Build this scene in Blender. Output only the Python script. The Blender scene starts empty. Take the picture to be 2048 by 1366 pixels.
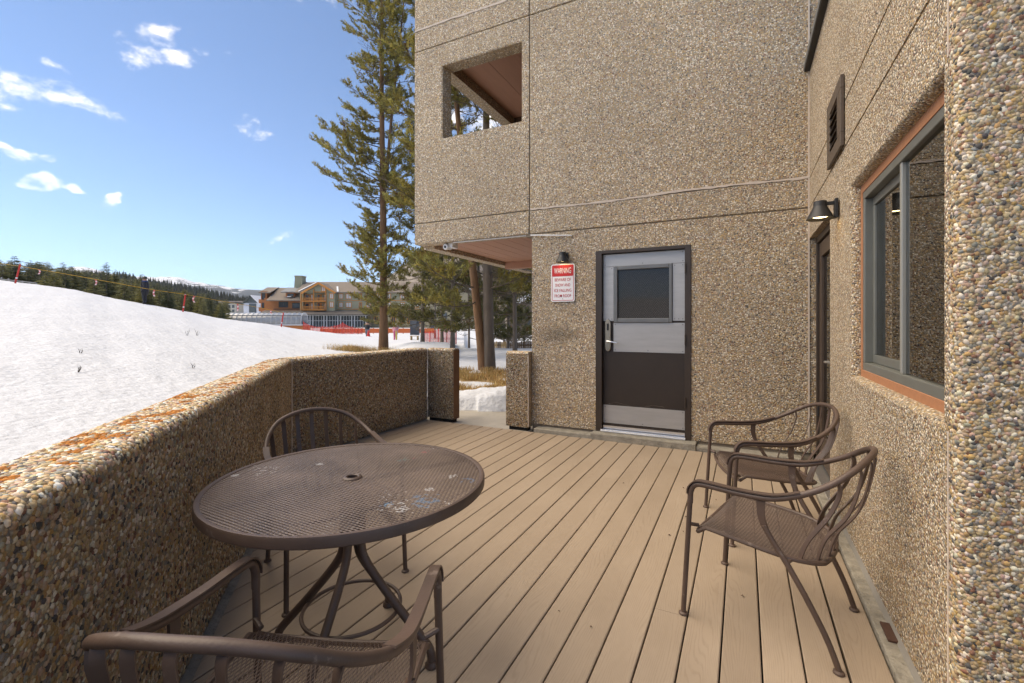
import bpy, math, random
import numpy as np
from mathutils import Vector, Matrix, Euler

# ------------------------------------------------------------------ scene, camera, sky, sun, exposure
scene = bpy.context.scene
R = math.radians
CAM_F = 920.0; CAM_CX = 1024.0; CAM_HZ = 646.0; CAM_H = 1.32
YAW = math.atan(463.0 / CAM_F)
cam_d = bpy.data.cameras.new('camera'); cam = bpy.data.objects.new('camera', cam_d)
scene.collection.objects.link(cam); scene.camera = cam
cam_d.sensor_width = 36.0; cam_d.lens = CAM_F / 2048 * 36.0
cam_d.shift_y = -(683 - CAM_HZ) / 2048.0
cam_d.clip_start = 0.05; cam_d.clip_end = 20000
cam.location = (0, 0, CAM_H); cam.rotation_euler = (R(90), 0, YAW)

SUN_AZ = R(-112.0)      # compass-like: 0 = +Y, negative = towards -X
SUN_EL = R(54.0)
sun_dir = Vector((math.sin(SUN_AZ) * math.cos(SUN_EL), math.cos(SUN_AZ) * math.cos(SUN_EL), math.sin(SUN_EL)))
world = bpy.data.worlds.new('World'); scene.world = world; world.use_nodes = True
sun_d = bpy.data.lights.new('sun', 'SUN'); sun_d.energy = 2.3; sun_d.angle = R(65); sun_d.color = (1.0, 0.94, 0.85)
sun = bpy.data.objects.new('sun', sun_d); scene.collection.objects.link(sun)
sun.rotation_euler = sun_dir.to_track_quat('Z', 'Y').to_euler(); sun.location = (-20, -5, 30)
scene.view_settings.view_transform = 'Standard'; scene.view_settings.look = 'None'
scene.view_settings.exposure = 1.15; scene.view_settings.gamma = 1.0
scene.view_settings.use_white_balance = True; scene.view_settings.white_balance_temperature = 8300   # camera white balance set for open shade
scene.cycles.use_adaptive_sampling = True; scene.cycles.adaptive_threshold = 0.02
scene.cycles.max_bounces = 5; scene.cycles.diffuse_bounces = 3; scene.cycles.glossy_bounces = 3
scene.cycles.transparent_max_bounces = 12; scene.cycles.transmission_bounces = 4
scene.cycles.caustics_reflective = False; scene.cycles.caustics_refractive = False

fwd = Vector((-math.sin(YAW), math.cos(YAW), 0)); rgt = Vector((math.cos(YAW), math.sin(YAW), 0))
def ray(u, v): return fwd + rgt * ((u - CAM_CX) / CAM_F) + Vector((0, 0, (CAM_HZ - v) / CAM_F))
def at(u, v, D): return Vector((0, 0, CAM_H)) + ray(u, v) * D

# ---- sky: Nishita + scattered small cumulus in view, larger ones added outside it
def build_sky():
    nt = world.node_tree; nt.nodes.clear(); N = nt.nodes.new; L = nt.links.new
    out = N('ShaderNodeOutputWorld'); bg = N('ShaderNodeBackground'); sky = N('ShaderNodeTexSky')
    sky.sky_type = 'NISHITA'; sky.sun_disc = False; sky.sun_elevation = SUN_EL; sky.sun_rotation = SUN_AZ
    sky.air_density = 0.85; sky.dust_density = 0.0; sky.ozone_density = 2.2; sky.altitude = 2800
    bg.inputs['Strength'].default_value = 0.12
    tc = N('ShaderNodeTexCoord')
    def vm(op, a, b=None):
        n = N('ShaderNodeVectorMath'); n.operation = op
        for i, x in enumerate((a, b)):
            if x is None: continue
            if isinstance(x, (tuple, Vector)): n.inputs[i].default_value = tuple(x)
            else: L(x, n.inputs[i])
        return n
    def mt(op, a, b=0.0, clamp=False):
        n = N('ShaderNodeMath'); n.operation = op; n.use_clamp = clamp
        for i, x in enumerate((a, b)):
            if isinstance(x, (int, float)): n.inputs[i].default_value = x
            else: L(x, n.inputs[i])
        return n.outputs[0]
    d = tc.outputs['Generated']
    no = N('ShaderNodeTexNoise'); no.inputs['Scale'].default_value = 19; no.inputs['Detail'].default_value = 8; no.inputs['Roughness'].default_value = 0.6
    st = vm('MULTIPLY', d, (1.0, 1.0, 1.7)); L(st.outputs[0], no.inputs['Vector'])
    no2 = N('ShaderNodeTexNoise'); no2.inputs['Scale'].default_value = 7; no2.inputs['Detail'].default_value = 4
    L(d, no2.inputs['Vector'])
    wob = vm('SCALE', vm('SUBTRACT', no2.outputs['Color'], (0.5, 0.5, 0.5)).outputs[0]); wob.inputs['Scale'].default_value = 0.13
    dd = vm('ADD', d, wob.outputs[0]).outputs[0]
    rnd = random.Random(5)
    clouds = [(20, 165, 55, 38, .95), (110, 170, 75, 26, 1), (175, 195, 50, 26, .9), (290, 100, 62, 24, 1), (330, 62, 32, 24, .85),
              (352, 120, 40, 20, .85), (20, 306, 50, 15, 1), (93, 322, 17, 9, .9), (85, 372, 38, 15, 1), (163, 380, 18, 7, .75), (224, 401, 15, 8, .75),
              (480, 272, 38, 15, .85), (563, 476, 24, 10, .9), (105, 118, 26, 14, .6), (425, 116, 30, 14, .55), (660, 5, 60, 18, .5), (240, 50, 22, 14, .45),
              (930, 190, 90, 60, .9), (1010, 240, 70, 40, .9)]
    specs = []
    for (u, v, a, b, s) in clouds:
        dv = ray(u, v); k = 1.0 / dv.length / CAM_F * math.cos(math.atan2(u - 1024, 920)) ** .5
        specs.append((dv.normalized(), a * k * 1.35, b * k * 1.5, s))
    for i in range(14):  # bigger clouds added out of view to make the sky fill whiter
        az = rnd.uniform(0.75, 5.6); el = rnd.uniform(.08, 1.0)
        dv = Vector((math.sin(az - YAW) * math.cos(el), math.cos(az - YAW) * math.cos(el), math.sin(el)))
        a = rnd.uniform(.10, .26); specs.append((dv, a, a * rnd.uniform(.3, .5), rnd.uniform(.6, 1)))
    acc = None
    for (c, a, b, s) in specs:
        r = Vector((0, 0, 1)).cross(c).normalized(); u_ = c.cross(r).normalized()
        mp = N('ShaderNodeMapping'); mp.vector_type = 'TEXTURE'; L(dd, mp.inputs[0]); mp.inputs['Location'].default_value = c; mp.inputs['Scale'].default_value = (a, b, .3)
        mp.inputs['Rotation'].default_value = Matrix((r, u_, c)).transposed().to_euler()
        q = vm('DOT_PRODUCT', mp.outputs[0], mp.outputs[0]).outputs['Value']
        ma = N('ShaderNodeMath'); ma.operation = 'MULTIPLY_ADD'; ma.use_clamp = True; L(q, ma.inputs[0]); ma.inputs[1].default_value = -s; ma.inputs[2].default_value = 1.35 * s; m = ma.outputs[0]
        acc = m if acc is None else mt('MAXIMUM', acc, m)
    dens = mt('ADD', mt('SUBTRACT', mt('MULTIPLY', acc, 1.05), 0.55), mt('MULTIPLY', mt('SUBTRACT', no.outputs[0], 0.5), 4.2))
    dens = mt('MULTIPLY', dens, mt('MULTIPLY', acc, 4.0, True))
    sm = N('ShaderNodeMapRange'); sm.interpolation_type = 'SMOOTHSTEP'; L(dens, sm.inputs[0]); sm.inputs[1].default_value = 0.0; sm.inputs[2].default_value = 1.8
    mix = N('ShaderNodeMix'); mix.data_type = 'RGBA'; L(sm.outputs[0], mix.inputs[0])
    sky_col = vm('MULTIPLY', sky.outputs[0], SKY_TINT)
    L(sky_col.outputs[0], mix.inputs['A']); mix.inputs['B'].default_value = (8.6, 8.7, 8.9, 1)
    L(mix.outputs['Result'], bg.inputs['Color']); L(bg.outputs[0], out.inputs[0])
SKY_TINT = (.75, .92, 1.08)
build_sky()

# ------------------------------------------------------------------ helpers
col = scene.collection
MATS = {}
def new_obj(name, me, parent=None):
    o = bpy.data.objects.new(name, me); col.objects.link(o)
    if parent is not None: o.parent = parent
    return o
def empty(name, loc=(0, 0, 0), rz=0.0, parent=None):
    o = bpy.data.objects.new(name, None); col.objects.link(o); o.location = loc; o.rotation_euler = (0, 0, rz)
    o.empty_display_size = 0.1
    if parent is not None: o.parent = parent
    return o
def tag(o, label, cat, group=None, kind=None):
    if label: o['label'] = label
    if cat: o['category'] = cat
    if group: o['group'] = group
    if kind: o['kind'] = kind
    return o
class MB:
    def __init__(s): s.v = []; s.f = []; s.m = []
    def add(s, vs, fs, mi=0):
        b = len(s.v); s.v.extend([tuple(x) for x in vs]); s.f.extend([tuple(i + b for i in q) for q in fs]); s.m.extend([mi] * len(fs)); return s
    def box(s, x0, x1, y0, y1, z0, z1, mi=0):
        vs = [(x, y, z) for z in (z0, z1) for y in (y0, y1) for x in (x0, x1)]
        return s.add(vs, [(0, 2, 3, 1), (4, 5, 7, 6), (0, 1, 5, 4), (2, 6, 7, 3), (0, 4, 6, 2), (1, 3, 7, 5)], mi)
    def obox(s, c, ax, ay, az, hx, hy, hz, mi=0):
        c = Vector(c); vs = [c + ax * (hx * i) + ay * (hy * j) + az * (hz * k) for k in (-1, 1) for j in (-1, 1) for i in (-1, 1)]
        return s.add(vs, [(0, 2, 3, 1), (4, 5, 7, 6), (0, 1, 5, 4), (2, 6, 7, 3), (0, 4, 6, 2), (1, 3, 7, 5)], mi)
    def bar(s, p, q, w, h=None, mi=0):
        p = Vector(p); q = Vector(q); d = (q - p); l = d.length; d = d / l; h = h or w
        up = Vector((0, 0, 1)) if abs(d.z) < .95 else Vector((1, 0, 0)); x = d.cross(up).normalized(); y = x.cross(d)
        return s.obox((p + q) / 2, x, d, y, w / 2, l / 2, h / 2, mi)
    def tube(s, pts, r, n=8, caps=True, mi=0):
        pts = [Vector(p) for p in pts]; k = len(pts); rs = r if isinstance(r, (list, tuple)) else [r] * k
        vs = []; prev = None
        for i, p in enumerate(pts):
            t = (pts[min(i + 1, k - 1)] - pts[max(i - 1, 0)]).normalized()
            if prev is None:
                a = Vector((0, 0, 1)) if abs(t.z) < .9 else Vector((1, 0, 0)); x = t.cross(a).normalized()
            else: x = (prev - t * prev.dot(t)).normalized()
            prev = x; y = t.cross(x)
            for j in range(n):
                a = 2 * math.pi * j / n; vs.append(p + (x * math.cos(a) + y * math.sin(a)) * rs[i])
        fs = [(i * n + j, i * n + (j + 1) % n, (i + 1) * n + (j + 1) % n, (i + 1) * n + j) for i in range(k - 1) for j in range(n)]
        if caps: fs += [tuple(range(n - 1, -1, -1)), tuple(range((k - 1) * n, k * n))]
        return s.add(vs, fs, mi)
    def lathe(s, prof, c=(0, 0, 0), n=24, mi=0, close=False):
        c = Vector(c); k = len(prof)
        vs = [c + Vector((r * math.cos(2 * math.pi * j / n), r * math.sin(2 * math.pi * j / n), z)) for r, z in prof for j in range(n)]
        m = k if close else k - 1
        fs = [(i * n + j, i * n + (j + 1) % n, ((i + 1) % k) * n + (j + 1) % n, ((i + 1) % k) * n + j) for i in range(m) for j in range(n)]
        return s.add(vs, fs, mi)
    def prism(s, poly, z0, z1, mi=0):
        n = len(poly); vs = [(x, y, z0) for x, y in poly] + [(x, y, z1) for x, y in poly]
        fs = [tuple(range(n - 1, -1, -1)), tuple(range(n, 2 * n))] + [(i, (i + 1) % n, n + (i + 1) % n, n + i) for i in range(n)]
        return s.add(vs, fs, mi)
    def ext(s, poly, o, ax, ay, az, d, mi=0):   # polygon in plane (ax, ay) from o, extruded by az*d
        o = Vector(o); n = len(poly); a = [o + ax * x + ay * y for x, y in poly]; b = [p + az * d for p in a]
        return s.add(a + b, [tuple(range(n - 1, -1, -1)), tuple(range(n, 2 * n))] + [(i, (i + 1) % n, n + (i + 1) % n, n + i) for i in range(n)], mi)
    def mesh(s, name='mesh', smooth=False, mats=()):
        me = bpy.data.meshes.new(name); me.from_pydata(s.v, [], s.f)
        for m in mats: me.materials.append(m)
        if len(mats) > 1: me.polygons.foreach_set('material_index', np.array(s.m, np.int32))
        if smooth: me.polygons.foreach_set('use_smooth', np.ones(len(me.polygons), bool))
        me.update(); return me
    def build(s, name, mat, parent=None, smooth=False, bevel=0.0, recalc=True):
        mats = mat if isinstance(mat, (list, tuple)) else [mat]
        me = s.mesh(name, smooth, mats)
        if recalc:
            import bmesh
            bm = bmesh.new(); bm.from_mesh(me); bmesh.ops.recalc_face_normals(bm, faces=bm.faces); bm.to_mesh(me); bm.free()
        o = new_obj(name, me, parent)
        if bevel:
            b = o.modifiers.new('bevel', 'BEVEL'); b.width = bevel; b.segments = 2; b.limit_method = 'ANGLE'; b.angle_limit = R(40)
        if smooth:
            try: me.set_sharp_from_angle(angle=R(42))
            except Exception: pass
        return o
def np_mesh(name, V, loops, counts, mat, attr=None, smooth=False):
    me = bpy.data.meshes.new(name); V = np.asarray(V, np.float32)
    me.vertices.add(len(V)); me.vertices.foreach_set('co', V.ravel())
    loops = np.asarray(loops, np.int32).ravel(); counts = np.asarray(counts, np.int32)
    me.loops.add(len(loops)); me.loops.foreach_set('vertex_index', loops)
    me.polygons.add(len(counts)); st = np.zeros(len(counts), np.int32); st[1:] = np.cumsum(counts)[:-1]
    me.polygons.foreach_set('loop_start', st)
    if smooth: me.polygons.foreach_set('use_smooth', np.ones(len(counts), bool))
    me.update(calc_edges=True)
    if attr is not None:
        a = me.attributes.new('tint', 'FLOAT_COLOR', 'POINT'); c = np.ones((len(V), 4), np.float32); c[:, :3] = attr
        a.data.foreach_set('color', c.ravel())
    if mat: me.materials.append(mat)
    return me

# ------------------------------------------------------------------ materials
def node_mat(name):
    m = bpy.data.materials.new(name); m.use_nodes = True; nt = m.node_tree
    b = nt.nodes.get('Principled BSDF'); return m, nt, b
def mat(name, c, rough=.6, metal=0.0, var=0.0, vscale=8.0, bump=0.0, bscale=60.0, spec=.5, stretch=None, detail=5.0, emis=None):
    if name in MATS: return MATS[name]
    m, nt, b = node_mat(name); N = nt.nodes.new; L = nt.links.new
    b.inputs['Roughness'].default_value = rough; b.inputs['Metallic'].default_value = metal; b.inputs['Base Color'].default_value = (*c, 1)
    b.inputs['Specular IOR Level'].default_value = spec
    if emis: b.inputs['Emission Color'].default_value = (*emis[0], 1); b.inputs['Emission Strength'].default_value = emis[1]
    if var or bump:
        tc = N('ShaderNodeTexCoord'); mp = N('ShaderNodeMapping'); L(tc.outputs['Object'], mp.inputs[0])
        oi = N('ShaderNodeObjectInfo'); L(oi.outputs['Random'], mp.inputs['Location'])
        if stretch: mp.inputs['Scale'].default_value = stretch
    if var:
        n = N('ShaderNodeTexNoise'); n.inputs['Scale'].default_value = vscale; n.inputs['Detail'].default_value = detail; n.inputs['Roughness'].default_value = .65; L(mp.outputs[0], n.inputs['Vector'])
        mx = N('ShaderNodeMix'); mx.data_type = 'RGBA'; L(n.outputs[0], mx.inputs[0])
        mx.inputs['A'].default_value = (*[max(0, x * (1 - var)) for x in c], 1); mx.inputs['B'].default_value = (*[min(1, x * (1 + var)) for x in c], 1)
        L(mx.outputs['Result'], b.inputs['Base Color'])
    if bump:
        n2 = N('ShaderNodeTexNoise'); n2.inputs['Scale'].default_value = bscale; n2.inputs['Detail'].default_value = 4; L(mp.outputs[0], n2.inputs['Vector'])
        bp = N('ShaderNodeBump'); bp.inputs['Strength'].default_value = bump; bp.inputs['Distance'].default_value = .01; L(n2.outputs[0], bp.inputs['Height']); L(bp.outputs[0], b.inputs['Normal'])
    MATS[name] = m; return m
def attr_mat(name, rough=.7, trans=0.0, objcolor=False, mul=(1, 1, 1), noise=0.0):
    m, nt, b = node_mat(name); N = nt.nodes.new; L = nt.links.new
    if objcolor: a = N('ShaderNodeObjectInfo'); src = a.outputs['Color']
    else: a = N('ShaderNodeAttribute'); a.attribute_name = 'tint'; src = a.outputs['Color']
    vm = N('ShaderNodeVectorMath'); vm.operation = 'MULTIPLY'; L(src, vm.inputs[0]); vm.inputs[1].default_value = mul; src = vm.outputs[0]
    if noise:
        tc = N('ShaderNodeTexCoord'); n = N('ShaderNodeTexNoise'); n.inputs['Scale'].default_value = 220; n.inputs['Detail'].default_value = 3; L(tc.outputs['Object'], n.inputs[0])
        mr = N('ShaderNodeMapRange'); L(n.outputs[0], mr.inputs[0]); mr.inputs[3].default_value = 1 - noise; mr.inputs[4].default_value = 1 + noise
        v2 = N('ShaderNodeVectorMath'); v2.operation = 'SCALE'; L(src, v2.inputs[0]); L(mr.outputs[0], v2.inputs['Scale']); src = v2.outputs[0]
    L(src, b.inputs['Base Color']); b.inputs['Roughness'].default_value = rough; b.inputs['Specular IOR Level'].default_value = .35
    if trans:
        t = N('ShaderNodeBsdfTranslucent'); L(src, t.inputs[0]); mx = N('ShaderNodeMixShader'); mx.inputs[0].default_value = trans
        L(b.outputs[0], mx.inputs[1]); L(t.outputs[0], mx.inputs[2]); L(mx.outputs[0], nt.nodes['Material Output'].inputs[0])
    return m

M_cement = mat('exposed_aggregate_cement', (.27, .215, .155), .9, var=.3, vscale=6, bump=.4, bscale=160)
M_cement_d = mat('weathered_cement', (.17, .135, .10), .9, var=.4, vscale=5, bump=.4, bscale=160)
M_peb = attr_mat('pebble_stone', .8, noise=.3)
M_peb_o = attr_mat('single_pebble_stone', .8, objcolor=True, noise=.3)
M_caulk = mat('caulk', (.55, .46, .38), .8, var=.25, vscale=14)
M_groove = mat('groove_mortar', (.30, .245, .18), .9, var=.3, vscale=10)
M_conc = mat('grey_concrete', (.27, .245, .20), .9, var=.75, vscale=14, bump=1.0, bscale=60, detail=9)
M_brownpaint = mat('dark_brown_paint', (.030, .020, .014), .5, var=.35, vscale=5)
M_brownframe = mat('brown_metal_frame', (.040, .027, .019), .45, var=.3, vscale=6)
M_chair = mat('brown_powder_coat', (.075, .046, .034), .42, var=.25, vscale=12, bump=.12, bscale=180)
M_steel = mat('brushed_aluminium', (.44, .43, .415), .48, metal=.55, var=.22, vscale=2.2, stretch=(1, 1, 7), bump=.05, bscale=30)
M_alu = mat('bright_aluminium', (.75, .75, .75), .3, metal=.9, var=.15, vscale=10)
M_greymetal = mat('grey_metal', (.16, .165, .165), .45, metal=.3, var=.2)
M_winframe = mat('grey_green_anodised_frame', (.185, .19, .17), .42, metal=.35, var=.18, vscale=6)
M_black = mat('black_metal', (.012, .012, .013), .5)
M_void = mat('dark_gap', (.01, .009, .008), .95)
M_orange = mat('orange_brown_stained_wood', (.40, .175, .085), .6, var=.22, vscale=7, stretch=(1, 6, 6))
M_white = mat('white_paint', (.78, .78, .77), .5)
M_lamp = mat('lamp_diffuser', (.9, .85, .75), .4, emis=((1.0, .78, .45), 5.0))

PAL_L = [(.39, .285, .165), (.42, .275, .12), (.28, .25, .20), (.62, .55, .44), (.20, .10, .065), (.085, .08, .075), (.42, .29, .215), (.23, .225, .205), (.52, .41, .27)]
PW_L = [.27, .12, .12, .17, .055, .06, .08, .03, .10]
def aggregate(name, scale, dark=1.0):
    m, nt, b = node_mat(name); N = nt.nodes.new; L = nt.links.new; g_ = N('ShaderNodeNewGeometry')
    def mth(op, a, b_=0.0, clamp=False):
        n = N('ShaderNodeMath'); n.operation = op; n.use_clamp = clamp
        for i, x in enumerate((a, b_)):
            if isinstance(x, (int, float)): n.inputs[i].default_value = x
            else: L(x, n.inputs[i])
        return n.outputs[0]
    v = N('ShaderNodeTexVoronoi'); v.inputs['Scale'].default_value = scale; v.inputs['Randomness'].default_value = 1.0; L(g_.outputs['Position'], v.inputs['Vector'])
    sp = N('ShaderNodeSeparateColor'); L(v.outputs['Color'], sp.inputs[0])
    cr = N('ShaderNodeValToRGB'); cr.color_ramp.interpolation = 'CONSTANT'; e = cr.color_ramp.elements; L(sp.outputs[0], cr.inputs[0]); acc = 0.0; tot = sum(PW_L)
    for i, (c, w) in enumerate(zip(PAL_L, PW_L)):
        q = e[0] if i == 0 else (e[1] if i == 1 else e.new(acc)); q.position = acc; q.color = (*c, 1); acc += w / tot
    br = N('ShaderNodeMapRange'); L(sp.outputs[1], br.inputs[0]); br.inputs[3].default_value = .72; br.inputs[4].default_value = 1.28
    lg = N('ShaderNodeTexNoise'); lg.inputs['Scale'].default_value = 1.1; lg.inputs['Detail'].default_value = 5; L(g_.outputs['Position'], lg.inputs[0]); lr = N('ShaderNodeMapRange'); L(lg.outputs[0], lr.inputs[0]); lr.inputs[1].default_value = .3; lr.inputs[2].default_value = .7; lr.inputs[3].default_value = .86; lr.inputs[4].default_value = 1.1
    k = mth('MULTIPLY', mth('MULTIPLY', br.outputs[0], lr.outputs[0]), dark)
    # soot stain left of the door
    sb = N('ShaderNodeVectorMath'); sb.operation = 'SUBTRACT'; L(g_.outputs['Position'], sb.inputs[0]); sb.inputs[1].default_value = (-1.97, 5.22, 1.17); sc_ = N('ShaderNodeVectorMath'); sc_.operation = 'DIVIDE'; L(sb.outputs[0], sc_.inputs[0]); sc_.inputs[1].default_value = (.26, .3, .10); ln = N('ShaderNodeVectorMath'); ln.operation = 'LENGTH'; L(sc_.outputs[0], ln.inputs[0])
    st = N('ShaderNodeMapRange'); st.interpolation_type = 'SMOOTHSTEP'; L(mth('ADD', ln.outputs['Value'], mth('MULTIPLY', mth('SUBTRACT', lg.outputs[0], .5), 1.5)), st.inputs[0]); st.inputs[1].default_value = .1; st.inputs[2].default_value = 1.5; st.inputs[3].default_value = .42; st.inputs[4].default_value = 1.0
    k = mth('MULTIPLY', k, st.outputs[0])
    vs = N('ShaderNodeVectorMath'); vs.operation = 'SCALE'; L(cr.outputs[0], vs.inputs[0]); L(k, vs.inputs['Scale'])
    ed = N('ShaderNodeMapRange'); L(v.outputs['Distance'], ed.inputs[0]); ed.inputs[1].default_value = .52; ed.inputs[2].default_value = .68
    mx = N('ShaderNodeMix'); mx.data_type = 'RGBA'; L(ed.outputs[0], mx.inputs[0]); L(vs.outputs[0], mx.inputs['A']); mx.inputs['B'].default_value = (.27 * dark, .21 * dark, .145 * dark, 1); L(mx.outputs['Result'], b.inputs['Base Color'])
    h = mth('SUBTRACT', 1.0, mth('MULTIPLY', v.outputs['Distance'], v.outputs['Distance']), True)
    bp = N('ShaderNodeBump'); bp.inputs['Strength'].default_value = 1.0; bp.inputs['Distance'].default_value = .007; L(h, bp.inputs['Height']); L(bp.outputs[0], b.inputs['Normal']); b.inputs['Roughness'].default_value = .62; b.inputs['Specular IOR Level'].default_value = .4
    return m
M_agg = aggregate('exposed_aggregate', 78.0, 1.13)
M_agg_f = aggregate('fine_exposed_aggregate', 118.0, 1.13)
M_crev = mat('shadowed_cement', (.27, .21, .145), .95, var=.3)

def worn_paint(name, c, worn, thr):
    m, nt, b = node_mat(name); N = nt.nodes.new; L = nt.links.new; tc = N('ShaderNodeTexCoord'); oi = N('ShaderNodeObjectInfo'); ad = N('ShaderNodeVectorMath'); ad.operation = 'ADD'; L(tc.outputs['Object'], ad.inputs[0]); L(oi.outputs['Location'], ad.inputs[1])
    n1 = N('ShaderNodeTexNoise'); n1.inputs['Scale'].default_value = 14; n1.inputs['Detail'].default_value = 8; n1.inputs['Roughness'].default_value = .7; L(ad.outputs[0], n1.inputs[0])
    n2 = N('ShaderNodeTexNoise'); n2.inputs['Scale'].default_value = 5; n2.inputs['Detail'].default_value = 4; L(ad.outputs[0], n2.inputs[0])
    cr = N('ShaderNodeValToRGB'); L(n2.outputs[0], cr.inputs[0]); cr.color_ramp.elements[0].position = .3; cr.color_ramp.elements[1].position = .72; cr.color_ramp.elements[0].color = (*[x * .75 for x in c], 1); cr.color_ramp.elements[1].color = (*[x * 1.3 for x in c], 1)
    mr = N('ShaderNodeMapRange'); L(n1.outputs[0], mr.inputs[0]); mr.inputs[1].default_value = thr; mr.inputs[2].default_value = thr + .06; mr.inputs[4].default_value = .8
    mx = N('ShaderNodeMix'); mx.data_type = 'RGBA'; L(mr.outputs[0], mx.inputs[0]); L(cr.outputs[0], mx.inputs['A']); mx.inputs['B'].default_value = (*worn, 1); L(mx.outputs['Result'], b.inputs['Base Color'])
    rr = N('ShaderNodeMapRange'); L(n1.outputs[0], rr.inputs[0]); rr.inputs[3].default_value = .34; rr.inputs[4].default_value = .66; L(rr.outputs[0], b.inputs['Roughness'])
    n3 = N('ShaderNodeTexNoise'); n3.inputs['Scale'].default_value = 190; L(tc.outputs['Object'], n3.inputs[0]); bp = N('ShaderNodeBump'); bp.inputs['Strength'].default_value = .14; bp.inputs['Distance'].default_value = .004; L(n3.outputs[0], bp.inputs['Height']); L(bp.outputs[0], b.inputs['Normal']); return m
M_chair = worn_paint('worn_brown_powder_coat', (.088, .056, .042), (.18, .135, .11), .62)
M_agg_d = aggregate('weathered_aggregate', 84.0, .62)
def glass_mat(name, tint=(.55, .57, .55), rough=.01, ior=1.5, wire=False):
    m, nt, b = node_mat(name); N = nt.nodes.new; L = nt.links.new; nt.nodes.remove(b)
    t = N('ShaderNodeBsdfTransparent'); t.inputs[0].default_value = (*tint, 1)
    g = N('ShaderNodeBsdfGlossy'); g.inputs['Roughness'].default_value = rough; g.inputs[0].default_value = (.95, .96, .95, 1)
    f = N('ShaderNodeFresnel'); f.inputs[0].default_value = ior
    no = N('ShaderNodeTexNoise'); no.inputs['Scale'].default_value = 3; bp = N('ShaderNodeBump'); bp.inputs['Strength'].default_value = .02; L(no.outputs[0], bp.inputs['Height']); L(bp.outputs[0], g.inputs['Normal'])
    mx = N('ShaderNodeMixShader'); L(f.outputs[0], mx.inputs[0]); L(t.outputs[0], mx.inputs[1]); L(g.outputs[0], mx.inputs[2])
    L(mx.outputs[0], nt.nodes['Material Output'].inputs[0]); return m
M_glass = glass_mat('window_glass', (.6, .62, .6), ior=2.9)

# ---- wood deck material: embossed grain along local Y
def deck_material():
    m, nt, b = node_mat('composite_deck'); N = nt.nodes.new; L = nt.links.new
    tc = N('ShaderNodeTexCoord'); oi = N('ShaderNodeObjectInfo')
    sc = N('ShaderNodeVectorMath'); sc.operation = 'SCALE'; L(oi.outputs['Location'], sc.inputs[0]); sc.inputs['Scale'].default_value = 7.31
    ad = N('ShaderNodeVectorMath'); ad.operation = 'ADD'; L(tc.outputs['Object'], ad.inputs[0]); L(sc.outputs[0], ad.inputs[1])
    def noise(scale, detail, mapsc, rough=.5):
        mp = N('ShaderNodeMapping'); mp.inputs['Scale'].default_value = mapsc; L(ad.outputs[0], mp.inputs[0])
        n = N('ShaderNodeTexNoise'); n.inputs['Scale'].default_value = scale; n.inputs['Detail'].default_value = detail; n.inputs['Roughness'].default_value = rough; L(mp.outputs[0], n.inputs['Vector']); return n.outputs[0]
    def mth(op, a, b_=0.0, clamp=False):
        n = N('ShaderNodeMath'); n.operation = op; n.use_clamp = clamp
        for i, x in enumerate((a, b_)):
            if isinstance(x, (int, float)): n.inputs[i].default_value = x
            else: L(x, n.inputs[i])
        return n.outputs[0]
    big = noise(1.0, 1.5, (7.0, 1.0, 1))
    fine = noise(1.0, 2.0, (40, 9, 1))
    sep = N('ShaderNodeSeparateXYZ'); L(tc.outputs['Object'], sep.inputs[0])
    ph = mth('ADD', mth('MULTIPLY', sep.outputs[0], 640.0), mth('ADD', mth('MULTIPLY', big, 120.0), mth('MULTIPLY', fine, 5.0)))
    s = mth('SINE', ph)
    line = N('ShaderNodeMapRange'); line.interpolation_type = 'SMOOTHSTEP'; L(s, line.inputs[0]); line.inputs[1].default_value = .1; line.inputs[2].default_value = .95
    breakup = noise(1.0, 3.0, (60, 14, 1)); br = N('ShaderNodeMapRange'); L(breakup, br.inputs[0]); br.inputs[1].default_value = .28; br.inputs[2].default_value = .55
    ln = mth('MULTIPLY', line.outputs[0], br.outputs[0])
    tone = noise(1.0, 4.0, (2.2, 1.1, 1), .6)
    cr = N('ShaderNodeValToRGB'); L(tone, cr.inputs[0])
    cr.color_ramp.elements[0].position = .3; cr.color_ramp.elements[0].color = (.315, .240, .172, 1)
    cr.color_ramp.elements[1].position = .7; cr.color_ramp.elements[1].color = (.375, .292, .214, 1)
    mx = N('ShaderNodeMix'); mx.data_type = 'RGBA'; L(mth('MULTIPLY', ln, .16), mx.inputs[0]); L(cr.outputs[0], mx.inputs['A']); mx.inputs['B'].default_value = (.135, .085, .05, 1)
    spot = noise(1.0, 2.0, (5, 5, 1)); sp = N('ShaderNodeMapRange'); L(spot, sp.inputs[0]); sp.inputs[1].default_value = .76; sp.inputs[2].default_value = .82; sp.inputs[4].default_value = .45
    mx2 = N('ShaderNodeMix'); mx2.data_type = 'RGBA'; L(sp.outputs[0], mx2.inputs[0]); L(mx.outputs['Result'], mx2.inputs['A']); mx2.inputs['B'].default_value = (.15, .10, .065, 1)
    rv = N('ShaderNodeMapRange'); L(oi.outputs['Random'], rv.inputs[0]); rv.inputs[3].default_value = .93; rv.inputs[4].default_value = 1.06
    v3 = N('ShaderNodeVectorMath'); v3.operation = 'SCALE'; L(mx2.outputs['Result'], v3.inputs[0]); L(rv.outputs[0], v3.inputs['Scale'])
    L(v3.outputs[0], b.inputs['Base Color']); b.inputs['Roughness'].default_value = .62
    bp = N('ShaderNodeBump'); bp.inputs['Strength'].default_value = .4; bp.inputs['Distance'].default_value = .001; bp.invert = True; L(ln, bp.inputs['Height']); L(bp.outputs[0], b.inputs['Normal'])
    return m
M_deck = deck_material()

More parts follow.
